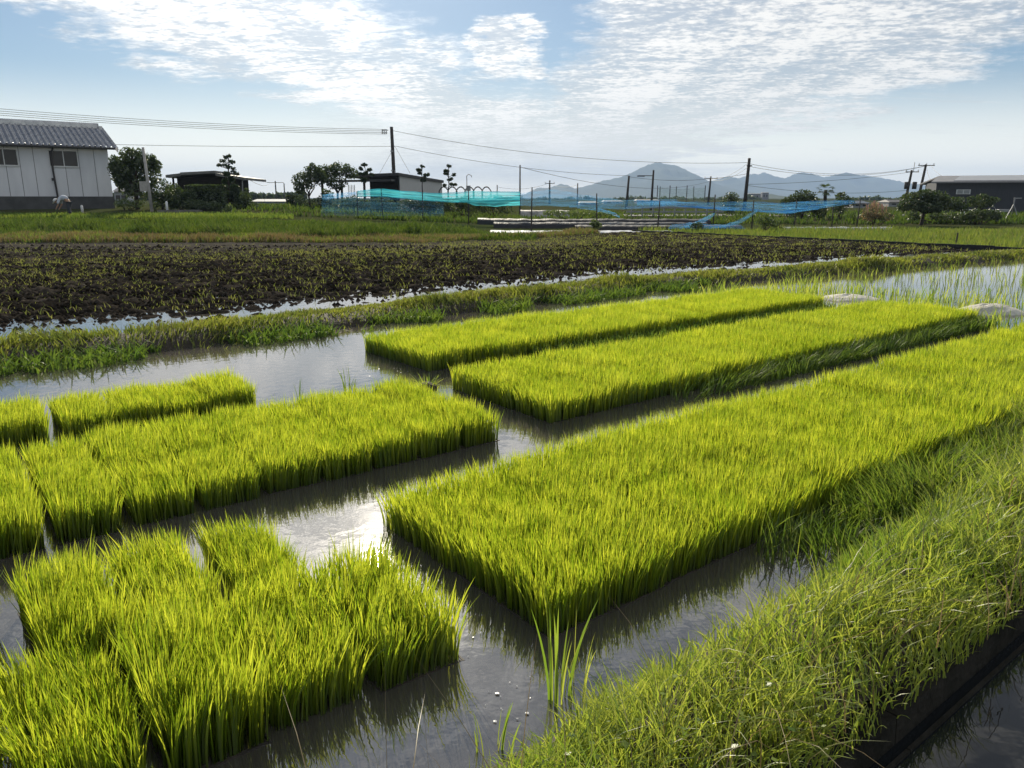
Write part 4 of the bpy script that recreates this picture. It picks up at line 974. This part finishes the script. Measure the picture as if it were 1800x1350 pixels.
netsheet('hanging_sheet', [(566, 345, 42), (628, 338, 42), (700, 340, 42), (780, 345, 41)], [(564, 378, 41), (628, 379, 41), (700, 380, 41), (780, 381, 40)], NETS, t, 3)
netsheet('end_fold', [(567, 342, 42), (590, 339, 42), (626, 337, 42)], [(567, 352, 42), (590, 349, 42), (626, 343, 42)], NETB, t, 4, 6)
m = MB(); m.tube([W(p, y, 42-.03) for p, y in ((628, 345.5), (680, 346), (740, 352), (800, 356), (850, 353), (914, 347))], .018, 5); o = m.build('hem_rope', surf('light_rope', (.15, .65, .75)), None); o.parent = t; o.matrix_parent_inverse = Matrix.Translation(-t.location)
t = thing('bird_net', 'sheer pale blue net sagging before the mountain foot', 'netting', base_at(1050, 37))
netsheet('hanging_sheet', [(915, 340, 39), (975, 333, 38.5), (1040, 345, 38), (1100, 352, 37.5), (1190, 350, 37)], [(915, 362, 39), (975, 362, 38.5), (1040, 365, 38), (1100, 368, 37.5), (1190, 362, 37)], netmat('pale_net', (.15, .5, .9), (.10, .34)), t, 5)
netsheet('drooping_fold', [(1000, 361, 38), (1040, 364, 38), (1070, 370, 37.7), (1086, 377, 37.5)], [(1000, 364, 38), (1040, 369, 38), (1070, 376, 37.7), (1090, 382, 37.5)], NETB, t, 6, 5)
t = thing('bird_net', 'deep blue net bunched in a long swag before the palm and bushes', 'netting', base_at(1330, 36))
netsheet('gathered_net', [(1120, 352, 38), (1190, 353, 37.5), (1250, 356, 37), (1310, 353, 36), (1380, 357, 36), (1440, 352, 36), (1500, 352, 36.5)], [(1120, 361, 38), (1190, 363, 37.5), (1250, 367, 37), (1310, 370, 36), (1380, 376, 36), (1440, 367, 36), (1505, 357, 36.5)], NETB, t, 7, 12, .18)
netsheet('bunched_hem', [(1190, 360, 37.4), (1260, 365, 36.9), (1320, 368, 35.9), (1380, 371, 35.8), (1440, 362, 35.8)], [(1190, 363, 37.4), (1260, 368.5, 36.9), (1320, 372, 35.9), (1380, 377, 35.8), (1440, 367, 35.8)], NETK, t, 8, 6, .06)
t = thing('fallen_net', 'torn blue net hanging down to the mulch beds in two slack ropes', 'netting', base_at(1240, 34))
netsheet('slack_strip', [(1330, 368, 35), (1310, 380, 34.5), (1290, 390, 34), (1265, 397, 33.6), (1215, 399, 33.4)], [(1333, 371, 35), (1315, 384, 34.5), (1297, 395, 34), (1268, 401, 33.6), (1215, 402, 33.4)], NETB, t, 9, 5, .08, 30)
netsheet('slack_strip', [(1256, 374, 35), (1240, 381, 34.5), (1220, 391, 34), (1196, 399, 33.6)], [(1258, 377, 35), (1245, 387, 34.5), (1226, 398, 34), (1196, 402, 33.6)], NETB, t, 10, 5, .08, 30)
netsheet('heaped_net', [(1180, 394, 33.6), (1215, 391, 33.6), (1250, 395, 33.5), (1300, 394, 33.5)], [(1175, 402, 33.2), (1215, 402, 33.2), (1250, 402, 33.2), (1310, 402, 33.2)], netmat('heap_net', (.10, .40, .8), (.10, .5)), t, 11, 6, .2, 40)
for px, pt, D, lab in [(628, 336, 42, 'at the turquoise net end'), (672, 331, 42, 'where the turquoise net peaks'), (742, 338, 41.5, 'before the thin pine'), (823, 334, 40, 'below the curved lamp post'), (934, 329, 33, 'tallest, beside the slim pale pole'), (1051, 340, 33, 'at the droop of the sheer net'),
                       (1158, 351, 34, 'below the lamp arm'), (1256, 342, 35.5, 'above the torn net'), (1325, 352, 35.5, 'leaning at the bunched net'), (1400, 352, 36, 'before the rounded tree'), (1467, 352, 36.5, 'beside the palm'), (1511, 350, 36.5, 'last, next to the flowering shrub')]:
    pole('net_post', 'dark net post '+lab, px, pt, D, .033, DPOLE, 'posts of the bird nets', j(.06), None, 'net post')
# ------------------------------------------------------------------ mulch beds
def mulch(name, label, x0, x1, D, hgt, mat, wid, D2=None):
    D2 = D2 or D
    A, B = W(x0, 390, D), W(x1, 390, D2); n = 120; u = np.linspace(0, 1, n); co = []
    prof = [(-.5, -.1), (-.42, .55), (-.25, .95), (0, 1.03), (.25, .95), (.42, .55), (.5, -.1)]
    for q, z in prof:
        x = A.x+(B.x-A.x)*u; y = A.y+(B.y-A.y)*u+q*wid; g = land_z(x, y)
        co.append(np.stack([x, y+(vn(x*2.2, y*0+q*3)-.5)*.05, g-.02+hgt*z*(.92+.16*vn(x*1.6, y*0+q*4+D))+(vn(x*6, y*0+q*9)-.5)*.03], 1))
    m = len(prof); co = np.stack(co, 1).reshape(-1, 3); i = np.arange((n-1)*(m-1)); r, c = i//(m-1), i % (m-1); k = r*m+c
    o = link(name, npmesh(name, co, np.stack([k, k+m, k+m+1, k+1], 1)), mat); tag(o, label, 'mulch bed')
mulch('mulch_bed', 'black film mulch bed, farthest of the three below the nets', 840, 1245, 41, .30, PLASTB, 1.3)
mulch('mulch_bed', 'black film mulch bed, middle one below the sheer net', 868, 1240, 37, .28, PLASTB, 1.4)
mulch('mulch_bed', 'black film mulch bed, nearest one beside the white sheeting', 1010, 1300, 34.6, .24, PLASTB, 1.2)
mulch('white_mulch_bed', 'flat bed of crumpled white sheeting in front of the black beds', 862, 1180, 33.0, .07, PLASTW, 1.6)
mulch('white_mulch_bed', 'strip of crumpled pale film at the foot of the bushes by the palm', 1375, 1565, 35.2, .14, surf('grey_film', (.42, .43, .45), (.2, .2, .2), 6, .4, .5, bump=.8, bscale=9), .9)
mulch('rubbish_heap', 'pale heap of old film and sacks behind the tallest net post', 915, 1000, 52, .55, surf('old_film', (.42, .41, .38), (.12, .12, .11), 3, .6, .3, bump=.9, bscale=6), 1.5)
shrub('weed_clump', 'grey-green weed clump growing on the white sheeting', 1045, 32, [(1045, 393, 8, 7), (1052, 396, 6, 5)], 500, .045, LIGHTB, None, 'weeds')
shrub('weed_clump', 'grey-green bushy weeds at the edge of the pale crop below the blue net', 1343, 33, [(1343, 388, 14, 12), (1362, 392, 10, 8)], 1000, .05, LIGHTB, None, 'weeds')
shrub('weed_clump', 'low dark weeds on the far mulch bed edge', 1010, 43, [(975, 374, 22, 5), (1020, 374, 26, 6), (1060, 376, 16, 4)], 1500, .06, DARKG and LIGHTB, None, 'weeds')
shrub('weed_clump', 'low dark weeds along the bed end below the torn net', 1225, 33.4, [(1225, 397, 12, 6)], 500, .045, CROWN, None, 'weeds')
# black levee sheet
m = MB(); d = (LEV1-LEV0); L = d.length; d.normalize(); nrm = Vector((-d.y, d.x, 0)); n = 44
for k in range(n):
    a, c = LEV0+d*(L*k/n), LEV0+d*(L*(k+1)/n); za, zc = .15+j(.015), .15+j(.015); w = nrm*.02
    m.hexa([a-w+Vector((0, 0, -.1)), c-w+Vector((0, 0, -.1)), c+w+Vector((0, 0, -.1)), a+w+Vector((0, 0, -.1)), a-w+Vector((0, 0, za)), c-w+Vector((0, 0, za)), c+w+Vector((0, 0, za)), a+w+Vector((0, 0, za))])
tag(m.build('levee_sheet', PLASTB), 'long low black levee sheet dividing tilled soil from pale crop', 'levee sheet')
p = W(1681, 425, 23.5); m = MB(); g0 = zg(p.x, p.y); m.tube([(p.x, p.y, g0-.1), (p.x+.01, p.y, g0+.42)], .022, 6); tag(m.build('stake', DPOLE), 'short dark stake standing in the pale crop', 'stake')

# ------------------------------------------------------------------ trees and barn at the right
shrub('shrub', 'small dark shrub behind the net beside the leaning pole', 1286, 60, [(1286, 346, 13, 8), (1284, 352, 15, 10), (1283, 364, 15, 12)], 1400, .08)
tree('broadleaf_tree', 'rounded dark tree behind the blue swag, beside the palm', 1412, 50, [(1415, 345, 20, 11), (1398, 350, 16, 9), (1385, 356, 14, 9), (1420, 360, 22, 16), (1395, 370, 22, 14), (1440, 372, 14, 14)], 3600, .085, r=.12, gaps=.35)
tree('broadleaf_tree', 'open-crowned tree just past the palm', 1478, 49, [(1484, 350, 14, 12), (1478, 345, 9, 8), (1494, 356, 10, 9), (1476, 364, 14, 12)], 1500, .08, r=.08, gaps=.7)
def palm():
    D = 52; b = base_at(1451, D); t = thing('palm_tree', 'small fan palm with a shaggy trunk rising behind the blue net', 'palm tree', b)
    top = W(1452, 334, D); m = MB(); limb(m, b-Vector((0, 0, .1)), top, .13, .10, .01, 6, 10); m.build('trunk', BARK, t, smooth=True)
    co, fs, cl = [], [], []
    for k in range(19):
        az = random.uniform(0, 2*PI); el_ = random.uniform(-.7, 1.3); L = random.uniform(.45, .72); d = Vector((math.cos(az)*math.cos(el_), math.sin(az)*math.cos(el_), math.sin(el_)))
        c = top+d*L*.55; side_ = d.cross(Vector((0, 0, 1))).normalized(); up = side_.cross(d)
        for q in range(11):                                         # folded fan blades
            w = (q-5)/5*1.15; e = (d*math.cos(w)+side_*math.sin(w)).normalized(); tip = c+e*L*.62-Vector((0, 0, .10*abs(w)+.05)); pr = side_*math.cos(w)-d*math.sin(w); mid = c+e*L*.3+up*.01
            i = len(co); co += [c, mid-pr*.017, tip, mid+pr*.017]; fs.append((i, i+1, i+2, i+3)); cl += [(random.random(), 1, 0)]*4
    link('crown', npmesh('crown', np.array([v[:] for v in co])-np.array(b), np.array(fs), np.array(cl), False), CROWN, t)
palm()
shrub('flowering_shrub', 'rounded shrub covered in pink and cream blossom spikes', 1540, 38, [(1540, 372, 23, 13), (1528, 380, 17, 9), (1555, 380, 16, 9)], 2400, .05, leafmat('blossom_leaf', (.05, .07, .03), (.26, .17, .11), (.08, .12, .03), (.45, .30, .15), .4, .04))
o = [x for x in bpy.data.objects if x.name.startswith('flowering_shrub')][0]; m = MB()
for k in range(13):
    p = W(1520+k*3.3+j(2), 357+abs(k-6)*1.3+j(3), 38+j(.3)); m.tube([(p.x, p.y, p.z-.35), (p.x+j(.04), p.y, p.z), (p.x+j(.05), p.y, p.z+.10)], [.012, .028, .008], 5)
m.build('blossom_spikes', surf('blossom', (.5, .22, .2), (.55, .4, .25), 30, .8), o)
tree('orchard_tree', 'wide dark orchard tree with a forked bare trunk before the charcoal barn', 1624, 40, [(1625, 345, 22, 12), (1605, 352, 22, 14), (1645, 350, 22, 14), (1590, 362, 14, 10), (1670, 357, 24, 12), (1640, 365, 22, 10), (1690, 365, 14, 8), (1610, 362, 20, 10)], 6000, .07, r=.10, gaps=.35)
tree('orchard_tree', 'flat-topped dark tree against the charcoal barn wall', 1727, 44, [(1712, 352, 14, 7), (1728, 347, 12, 6), (1745, 352, 14, 6), (1722, 360, 18, 7), (1735, 358, 12, 6)], 2000, .07, r=.07, gaps=.4)
shrub('shrub', 'leafy green bush below the flat-topped tree', 1728, 41, [(1715, 378, 16, 10), (1738, 377, 18, 10), (1752, 380, 10, 8), (1698, 382, 12, 8)], 2400, .06, CROWN)
shrub('shrub', 'low dark bush at the foot of the wide orchard tree', 1660, 42, [(1650, 381, 20, 8), (1680, 382, 16, 8), (1605, 380, 12, 9)], 1700, .06, CROWN)
def dark_barn():
    D = 70; b = base_at(1750, D); z0 = b.z-.1; t = thing('charcoal_barn', 'charcoal-walled barn with a pale low-pitched metal roof', 'barn', b)
    A = W(1647, 320, D); B = W(1960, 315, D-5); ze = A.z; a, bb = frame_axes(Vector((A.x, A.y, 0)), Vector((B.x, B.y, 0))); O = Vector((A.x, A.y, 0)); L = 16; Dp = 10
    m = MB(); m.fbox(O, a, bb, 0, L, 0, .2, z0, ze); m.fbox(O, a, bb, 0, .2, .2, Dp, z0, ze); m.fbox(O, a, bb, L-.2, L, .2, Dp, z0, ze); m.fbox(O, a, bb, .2, L-.2, Dp-.2, Dp, z0, ze); m.build('wall', CHARW, t)
    def at(x, y, z): return Vector((O.x+a.x*x+bb.x*y, O.y+a.y*x+bb.y*y, z))
    zr = ze+.62; h = Vector((0, 0, .1))
    m = MB(); P = [at(-.5, -.5, ze), at(L+.5, -.5, ze), at(L+.5, 5, zr), at(-.5+1.1, 5, zr)]; m.hexa([p-h for p in P]+[p+h*.3 for p in P])
    P = [at(.6, 5.01, zr), at(L+.5, 5.01, zr), at(L+.5, Dp+.5, ze), at(-.5, Dp+.5, ze)]; m.hexa([p-h for p in P]+[p+h*.3 for p in P])
    rf = m.build('roof', surf('barn_roof', (.20, .20, .21), (.15, .15, .16), 2, .55, .4, .2), t)
    m = MB(); P = [at(1.3, -.1, ze+.075), at(L, -.1, ze+.075), at(L, 4.4, zr-.03), at(2.3, 4.4, zr-.03)]; m.hexa([p for p in P]+[p+h*.5 for p in P]); o = m.build('roof_panel', ROOFM, t); o.parent = rf
    m = MB()
    for x0, x1, z1, z2 in ((1.6, 2.7, ze-1.05, ze-.65),): m.fbox(O, a, bb, x0, x1, -.05, 0, z1, z2)
    wn = m.build('window', WHITEM, t); 
    for q in (1.68, 2.18): g = MB(); g.fbox(O, a, bb, q, q+.43, -.07, -.052, ze-1.0, ze-.7); p = g.build('pane', surf('frosted', (.3, .32, .33), rough=.3), t); p.parent = wn
    k = 6.9; m = MB(); m.fbox(O, a, bb, k, k+.5, -.25, 0, ze-.42, ze-.06); m.build('vent_hood', WHITEM, t, .02)
dark_barn()
b = base_at(1784, 52); t = thing('tripod_stand', 'pale wooden tripod stand before the charcoal barn', 'tripod', b); top = W(1784, 347, 52)
for q, (dx, dy) in enumerate(((-.42, 0), (.28, -.2), (.2, .45))): m = MB(); m.tube([b+Vector((dx, dy, -.02)), top-Vector((0, 0, .45))], .028, 6); m.build('leg', STEEL, t)
m = MB(); m.tube([top-Vector((0, 0, .5)), top], [.035, .05], 6); m.box((top.x+.2, top.y, top.z-.05), (.5, .06, .06)); m.build('head', STEEL, t)
b = base_at(1765, 56); t = thing('cart', 'small grey handcart parked at the charcoal barn wall', 'cart', b); m = MB(); m.box((b.x, b.y, b.z+.42), (.75, .5, .2)); m.build('tray', STEEL, t, .02)
for s in (-1, 1): m = MB(); m.tube([(b.x+.25*s, b.y-.3, b.z+.16), (b.x+.25*s, b.y-.24, b.z+.16)], .17, 12); m.build('wheel', DPOLE, t)
m = MB(); m.tube([(b.x-.37, b.y, b.z+.45), (b.x-.75, b.y, b.z+.75)], .02, 6); m.build('handle', STEEL, t)
# trellis bench left of it
b = base_at(1705, 50); t = thing('drying_rack', 'white metal rack half hidden behind the dark orchard trees', 'rack', b); A, B = W(1690, 369, 50), W(1742, 369, 50)
m = MB(); m.box(((A.x+B.x)/2, 50, A.z), (B.x-A.x, .5, .05)); m.build('top', WHITEM, t)
for x in (A.x+.1, B.x-.1):
    for y in (-.2, .2): m = MB(); m.box((x, 50+y, (A.z+b.z)/2-.02), (.05, .05, A.z-b.z)); m.build('leg', WHITEM, t)
# ------------------------------------------------------------------ farther things
def practice_net():
    D = 230; b = base_at(1195, D); t = thing('practice_net', 'tall green practice net on slim posts before the mountain', 'net', b); xs = [1156, 1164, 1178, 1193, 1208, 1224, 1240]
    for k, px in enumerate(xs):
        p = W(px, 326+(k % 2)*1.5, D); m = MB(); m.tube([(p.x, D+(k % 2)*3, b.z), (p.x, D+(k % 2)*3, p.z)], .13, 6); m.build('post', DPOLE, t)
    netsheet('netting', [(1157, 329, D), (1180, 332, D), (1210, 331, D), (1240, 330, D)], [(1157, 349, D), (1180, 350, D), (1210, 350, D), (1240, 350, D)], netmat('green_net', (.08, .14, .12), (.10, .4)), t, 12, 5, .3)
practice_net()
def far_house(name, label, x0, x1, yt, D, roofc, wallc, cat='house', rise=.35):
    b = base_at((x0+x1)/2, D); A, B = W(x0, yt, D), W(x1, yt, D); w = B.x-A.x; cx = (A.x+B.x)/2; dpt = max(w*.6, 3); ze = b.z+(A.z-b.z)*(1-rise)
    t = thing(name, label, cat, b); m = MB(); m.box((cx, D+dpt/2, (b.z+ze)/2-.1), (w*.94, dpt, ze-b.z+.2)); m.build('wall', surf('far_wall', wallc), t)
    m = MB(); m.hexa([(A.x, D-.4, ze), (B.x, D-.4, ze), (B.x, D+dpt+.4, ze), (A.x, D+dpt+.4, ze), (A.x+.3, D+dpt*.45, A.z), (B.x-.3, D+dpt*.45, A.z), (B.x-.3, D+dpt*.55, A.z), (A.x+.3, D+dpt*.55, A.z)]); m.build('roof', surf('far_roof', roofc), t)
    m = MB()
    for k in range(max(2, int(w/2.5))): m.box((A.x+w*(k+.7)/(max(2, int(w/2.5))+.4), D-.02, b.z+(ze-b.z)*.55), (w*.05+.4, .06, (ze-b.z)*.3))
    m.build('windows', GLASS, t)
far_house('greenhouse', 'far pale greenhouse with a bluish film roof, between shed and round trees', 442, 506, 350, 110, (.09, .13, .18), (.3, .35, .43), 'greenhouse', .55)
far_house('house', 'far grey house seen past the warehouse corner', 198, 222, 325, 90, (.2, .2, .22), (.36, .36, .38))
far_house('apartment_block', 'distant grey block right of the leaning pole', 1316, 1338, 340, 420, (.25, .25, .26), (.25, .25, .27), 'apartment block', .05)
far_house('apartment_block', 'small distant stepped block left of the dark hill', 1340, 1352, 338, 430, (.22, .22, .24), (.22, .22, .24), 'apartment block', .05)
far_house('house', 'far white-walled house below the slim grey pole', 1018, 1052, 354, 120, (.10, .10, .11), (.4, .4, .4))
far_house('house', 'far low house with a dark roof behind the sheer net', 1060, 1096, 352, 140, (.10, .10, .11), (.4, .4, .4))
far_house('house', 'far house with a blue-grey roof before the flowering shrub', 1500, 1530, 353, 95, (.05, .08, .13), (.4, .4, .41))
far_house('house', 'far house with a pale roof just past the flowering shrub', 1562, 1598, 351, 105, (.08, .085, .095), (.38, .38, .38))
far_house('house', 'far long grey shed beside the practice net foot', 1118, 1160, 350, 150, (.08, .085, .09), (.36, .36, .37), 'shed')
# road beyond the nets
def strip(name, x0, x1, D0, D1, mat, dz):
    xs = np.linspace(0, 1, 30); co = []
    for d in (D0, D1):
        A, B = W(x0, 350, d), W(x1, 350, d); x = A.x+(B.x-A.x)*xs; y = np.full(30, d); co.append(np.stack([x, y, land_z(x, y)+dz], 1))
    co = np.concatenate(co); i = np.arange(29); o = link(name, npmesh(name, co, np.stack([i, i+1, i+31, i+30], 1)), mat); o['kind'] = 'structure'
strip('road', 1080, 1760, 56, 62, surf('asphalt', (.10, .10, .10), (.13, .13, .13), 2, .9), .05)
strip('farm_track', 470, 516, 66, 70, surf('pale_track', (.36, .33, .28), rough=.95), .05)
m = MB(); A, B = W(1100, 356, 56), W(1270, 357, 56)
for k in range(2): m.box(((A.x+B.x)/2, 55.6, zg(A.x, 56)+.35+.3*k), (B.x-A.x, .06, .12))
t = thing('guard_rail', 'grey guard rail along the road beyond the mulch beds', 'guard rail', base_at(1185, 55.6)); m.build('rail', STEEL, t)
for k in range(9):
    x = A.x+(B.x-A.x)*(k+.5)/9; m = MB(); m.box((x, 55.68, zg(x, 55.7)+.3), (.09, .09, .9)); m.build('post', STEEL, t)
# small stones and posts before the hedge
for px, py, lab, s in ((142, 363, 'beside the warehouse foundation', .35), (292, 360, 'next to the service pole', .55)):
    b = base_at(px, 43); m = MB(); m.tube([b-Vector((0, 0, .1)), b+Vector((0, 0, s)), b+Vector((0, 0, s+.05))], [.07, .065, .03], 8); tag(m.build('marker_post', WHITEM, smooth=True), 'short white marker post '+lab, 'marker post')
m = MB(); A, B = W(276, 372, 42.5), W(352, 370, 43.5); z = zg(A.x, A.y); m.hexa([(A.x, A.y, z-.1), (B.x, B.y, z-.1), (B.x, B.y+.3, z-.1), (A.x, A.y+.3, z-.1), (A.x, A.y, z+.16), (B.x, B.y, z+.16), (B.x, B.y+.3, z+.16), (A.x, A.y+.3, z+.16)])
tag(m.build('kerb_wall', CONC), 'low concrete kerb wall in front of the garden shrubs', 'wall')
# far treelines
def treeline(name, label, x0, x1, yt, D, n, size, seed):
    g = np.random.default_rng(seed); E = []
    x = x0
    while x < x1:
        r = g.uniform(5, 12); E.append(ell(x, yt+g.uniform(2, 6), r, g.uniform(4, 8), D+g.uniform(-8, 8))); x += r*1.1
    co, f, cl = leaf_cloud(E, n, size, seed, gaps=.1); o = link(name, npmesh(name, co, f, cl, False), CROWN); tag(o, label, 'trees', None, 'stuff')
treeline('treeline', 'dark far treeline behind the far greenhouse', 415, 530, 341, 210, 3500, .55, 3)
treeline('treeline', 'far treeline along the mountain foot', 880, 1340, 349, 420, 7000, .8, 4)
treeline('treeline', 'far treeline right of the palm', 1480, 1700, 349, 330, 3500, .7, 5)
treeline('treeline', 'far treeline glimpsed left of the warehouse tree', 190, 300, 342, 180, 2500, .5, 6)
# ------------------------------------------------------------------ mountains
def mountain(name, prof, D, depth, base=349, rough=.06):
    """ridge seen as [(px, py)...], built as a full hill with both flanks"""
    px = np.linspace(prof[0][0], prof[-1][0], 260); py = np.interp(px, [p[0] for p in prof], [p[1] for p in prof])
    py = py+np.where(py < 345, (fbm(px*.22, px*0+D, 3)-.5)*2.6, 0); hgt = np.array([W(a, b_, D).z-W(a, base, D).z for a, b_ in zip(px, py)]); v = np.linspace(-1, 1, 41); co = []
    for q in v:
        x = (px-900)/F*D/1.029; y = D+q*depth
        fall = np.maximum(1-abs(q)**1.15, 0); ridge = 1-np.abs(fbm(x*.006+7, np.full_like(x, y)*.004, 4)-.5)*rough*16*min(1, abs(q)*4)
        co.append(np.stack([x+(fbm(x*.003, x*0+q*3, 3)-.5)*depth*.2*abs(q), np.full_like(x, y), np.maximum(hgt*fall*ridge, 0)-2+2*fall], 1))
    co = np.concatenate(co); nx = 260; i = np.arange(40*(nx-1)); r, c = i//(nx-1), i % (nx-1); a = r*nx+c
    o = link(name, npmesh(name, co, np.stack([a, a+1, a+nx+1, a+nx], 1)), FOREST); o['kind'] = 'structure'
mountain('mountain', [(860, 349), (900, 346), (925, 341), (945, 331), (968, 330), (985, 324), (996, 326), (1010, 332), (1030, 327), (1060, 318), (1085, 313), (1100, 308), (1118, 299), (1132, 292), (1147, 286.5), (1153, 287), (1156, 286), (1162, 288), (1175, 290), (1187, 291.5), (1200, 298), (1215, 307), (1230, 315), (1245, 321), (1275, 333), (1320, 347)], 4400, 1000)
mountain('hills', [(1225, 330), (1245, 320), (1262, 315), (1277, 310.5), (1290, 313), (1305, 320), (1340, 331), (1400, 340), (1480, 348)], 4900, 700)
mountain('hills', [(1280, 318), (1305, 311), (1320, 306), (1330, 307), (1338, 303.5), (1346, 305), (1358, 311), (1378, 313.5), (1392, 307), (1407, 303.5), (1420, 305), (1432, 309), (1445, 312), (1462, 309), (1476, 305), (1484, 303.5), (1496, 307), (1530, 311), (1570, 318), (1610, 325), (1680, 333), (1760, 342)], 5500, 600)
mountain('hills', [(1320, 349), (1338, 346), (1350, 344), (1370, 346.5), (1378, 348)], 1500, 200, 352)

# ------------------------------------------------------------------ things at the water's edge
def dome(px, py, rx, h, z, label):
    p = G(px, py, z); t = None; n1, n2 = 14, 40; co = [(p.x, p.y, p.z+h)]; fs = []
    for i in range(1, n1+1):
        for k in range(n2):
            a = 2*PI*k/n2; r = i/n1; hh = h*math.cos(r*PI/2)**.8; q = 1+.12*(vn(math.cos(a)*1.5+px, math.sin(a)*1.5)-.5)
            co.append((p.x+rx*r*q*math.cos(a), p.y+rx*.6*r*q*math.sin(a), p.z+hh*(1+.25*(vn(a*3+r*4, r*5+px)-.5))-.05*(i == n1)))
    for k in range(n2): fs.append((0, 1+k, 1+(k+1) % n2))
    for i in range(n1-1):
        for k in range(n2): a, b = 1+i*n2+k, 1+i*n2+(k+1) % n2; fs.append((a, a+n2, b+n2, b))
    me = bpy.data.meshes.new('sand_mound'); me.from_pydata(co, [], fs); me.polygons.foreach_set('use_smooth', [True]*len(fs)); tag(link('sand_mound', me, MOUND), label, 'mound')
dome(1490, 529, .54, .10, -.03, 'long low pale mound at the end of the farthest bed')
dome(1738, 553, .52, .14, -.03, 'rounded pale mound among weeds at the end of the middle bed')
def tuft(name, label, p, n, h, w, spread, mat, segs=5, droop=.3, cat='grass tuft', root=.03, up=0):
    p = Vector(p); xy = rng.normal(0, root, (n, 2)); a = np.arctan2(xy[:, 1], xy[:, 0])+rng.normal(0, .5, n); m = spread*(.2+.8*rng.random(n))
    base = np.stack([xy[:, 0], xy[:, 1], np.full(n, -.03)], 1)
    me = npmesh('leaves', *blades(base, h*(.55+.6*rng.random(n)), w*(.7+.6*rng.random(n)), np.stack([np.cos(a)*m, np.sin(a)*m], 1), rng.random(n)*2*PI, droop*rng.random(n), segs, (rng.random(n), np.zeros(n))))
    o = link(name, me, mat); o.location = p; tag(o, label, cat); return o
tuft('reed_tuft', 'tall broad-bladed young grass rising from the verge edge into the channel', G(975, 1228, 0), 12, .40, .0085, .3, VERGE, 6, .1)
tuft('reed_tuft', 'second smaller clump of broad blades on the water side of the verge', G(1010, 1215, 0), 6, .28, .008, .35, VERGE, 6, .15)
tuft('grass_tuft', 'grassy clod sitting in the channel at the seamed bed corner', G(752, 682, 0), 60, .16, .008, .8, VERGE, 5, .5)
tuft('grass_tuft', 'sparse dark blades rising from open water behind the seamed bed', G(612, 690, 0), 14, .24, .008, .45, DARKG, 5, .1)
tuft('grass_tuft', 'two thin dark shoots in open water behind the seamed bed', G(526, 705, 0), 5, .20, .007, .2, DARKG, 5, .1, root=.012)
tuft('grass_tuft', 'low tuft at the end of the single back row of trays', G(425, 722, 0), 22, .14, .006, 1.0, VERGE, 5, .5)
tuft('reed_tuft', 'green shoots standing in the channel at the bottom of the verge', G(868, 1320, 0), 9, .18, .007, .3, VERGE, 6, .15)
m = MB(); p = G(752, 683, 0)
m.tube([(p.x, p.y, -.05), (p.x, p.y, .03), (p.x+.01, p.y, .05)], [.09, .07, .02], 9); o = m.build('mud_clod', MUD, smooth=True); tag(o, 'dark mud clod in the channel carrying a grass tuft', 'clod')
# broad leaves on the verge
n = 900; co, fs, cl = [], [], []
for k in range(n):
    u = -.2+4.5*rng.random()**1.5; v = .80+.38*rng.random(); x, y = UV(u, v); z = .12+.10*rng.random(); a = rng.random()*2*PI; L = .011+.014*rng.random(); e = Vector((math.cos(a), math.sin(a), .5*rng.random()-.1)).normalized(); s_ = e.cross(Vector((.1, .2, 1))).normalized()*L*.45; c = Vector((x, y, z)); r = rng.random()
    i = len(co); co += [c, c+e*L*.5+s_, c+e*L, c+e*L*.5-s_]; fs.append((i, i+1, i+2, i+3)); cl += [(r, 1, 0)]*4
o = link('verge_weeds', npmesh('verge_weeds', np.array([v[:] for v in co]), np.array(fs), np.array(cl), False), VERGE); tag(o, 'small broad-leaved weeds low in the verge grass', 'weeds', None, 'stuff')
# scraps floating in the channel
co, fs = [], []
for k in range(40):
    if k < 9: p = G(885+rng.normal(0, 26), 1215+rng.normal(0, 22), .003)
    elif k < 18: p = G(860+rng.normal(0, 60), 1180+rng.normal(0, 60), .003)
    else: p = G(680+rng.normal(0, 45), 655+rng.normal(0, 8), .003)
    r = .002+.004*rng.random()**3; a = rng.random()*6; i = len(co)
    for q in range(5): co.append((p.x+r*math.cos(a+q*1.256)*(1+.5*rng.random()), p.y+r*math.sin(a+q*1.256), .003+.002*rng.random()))
    fs.append(tuple(range(i, i+5)))
me = bpy.data.meshes.new('floating_debris'); me.from_pydata(co, [], fs); tag(link('floating_debris', me, PLASTW), 'pale scraps floating on the channel water', 'debris', None, 'stuff')
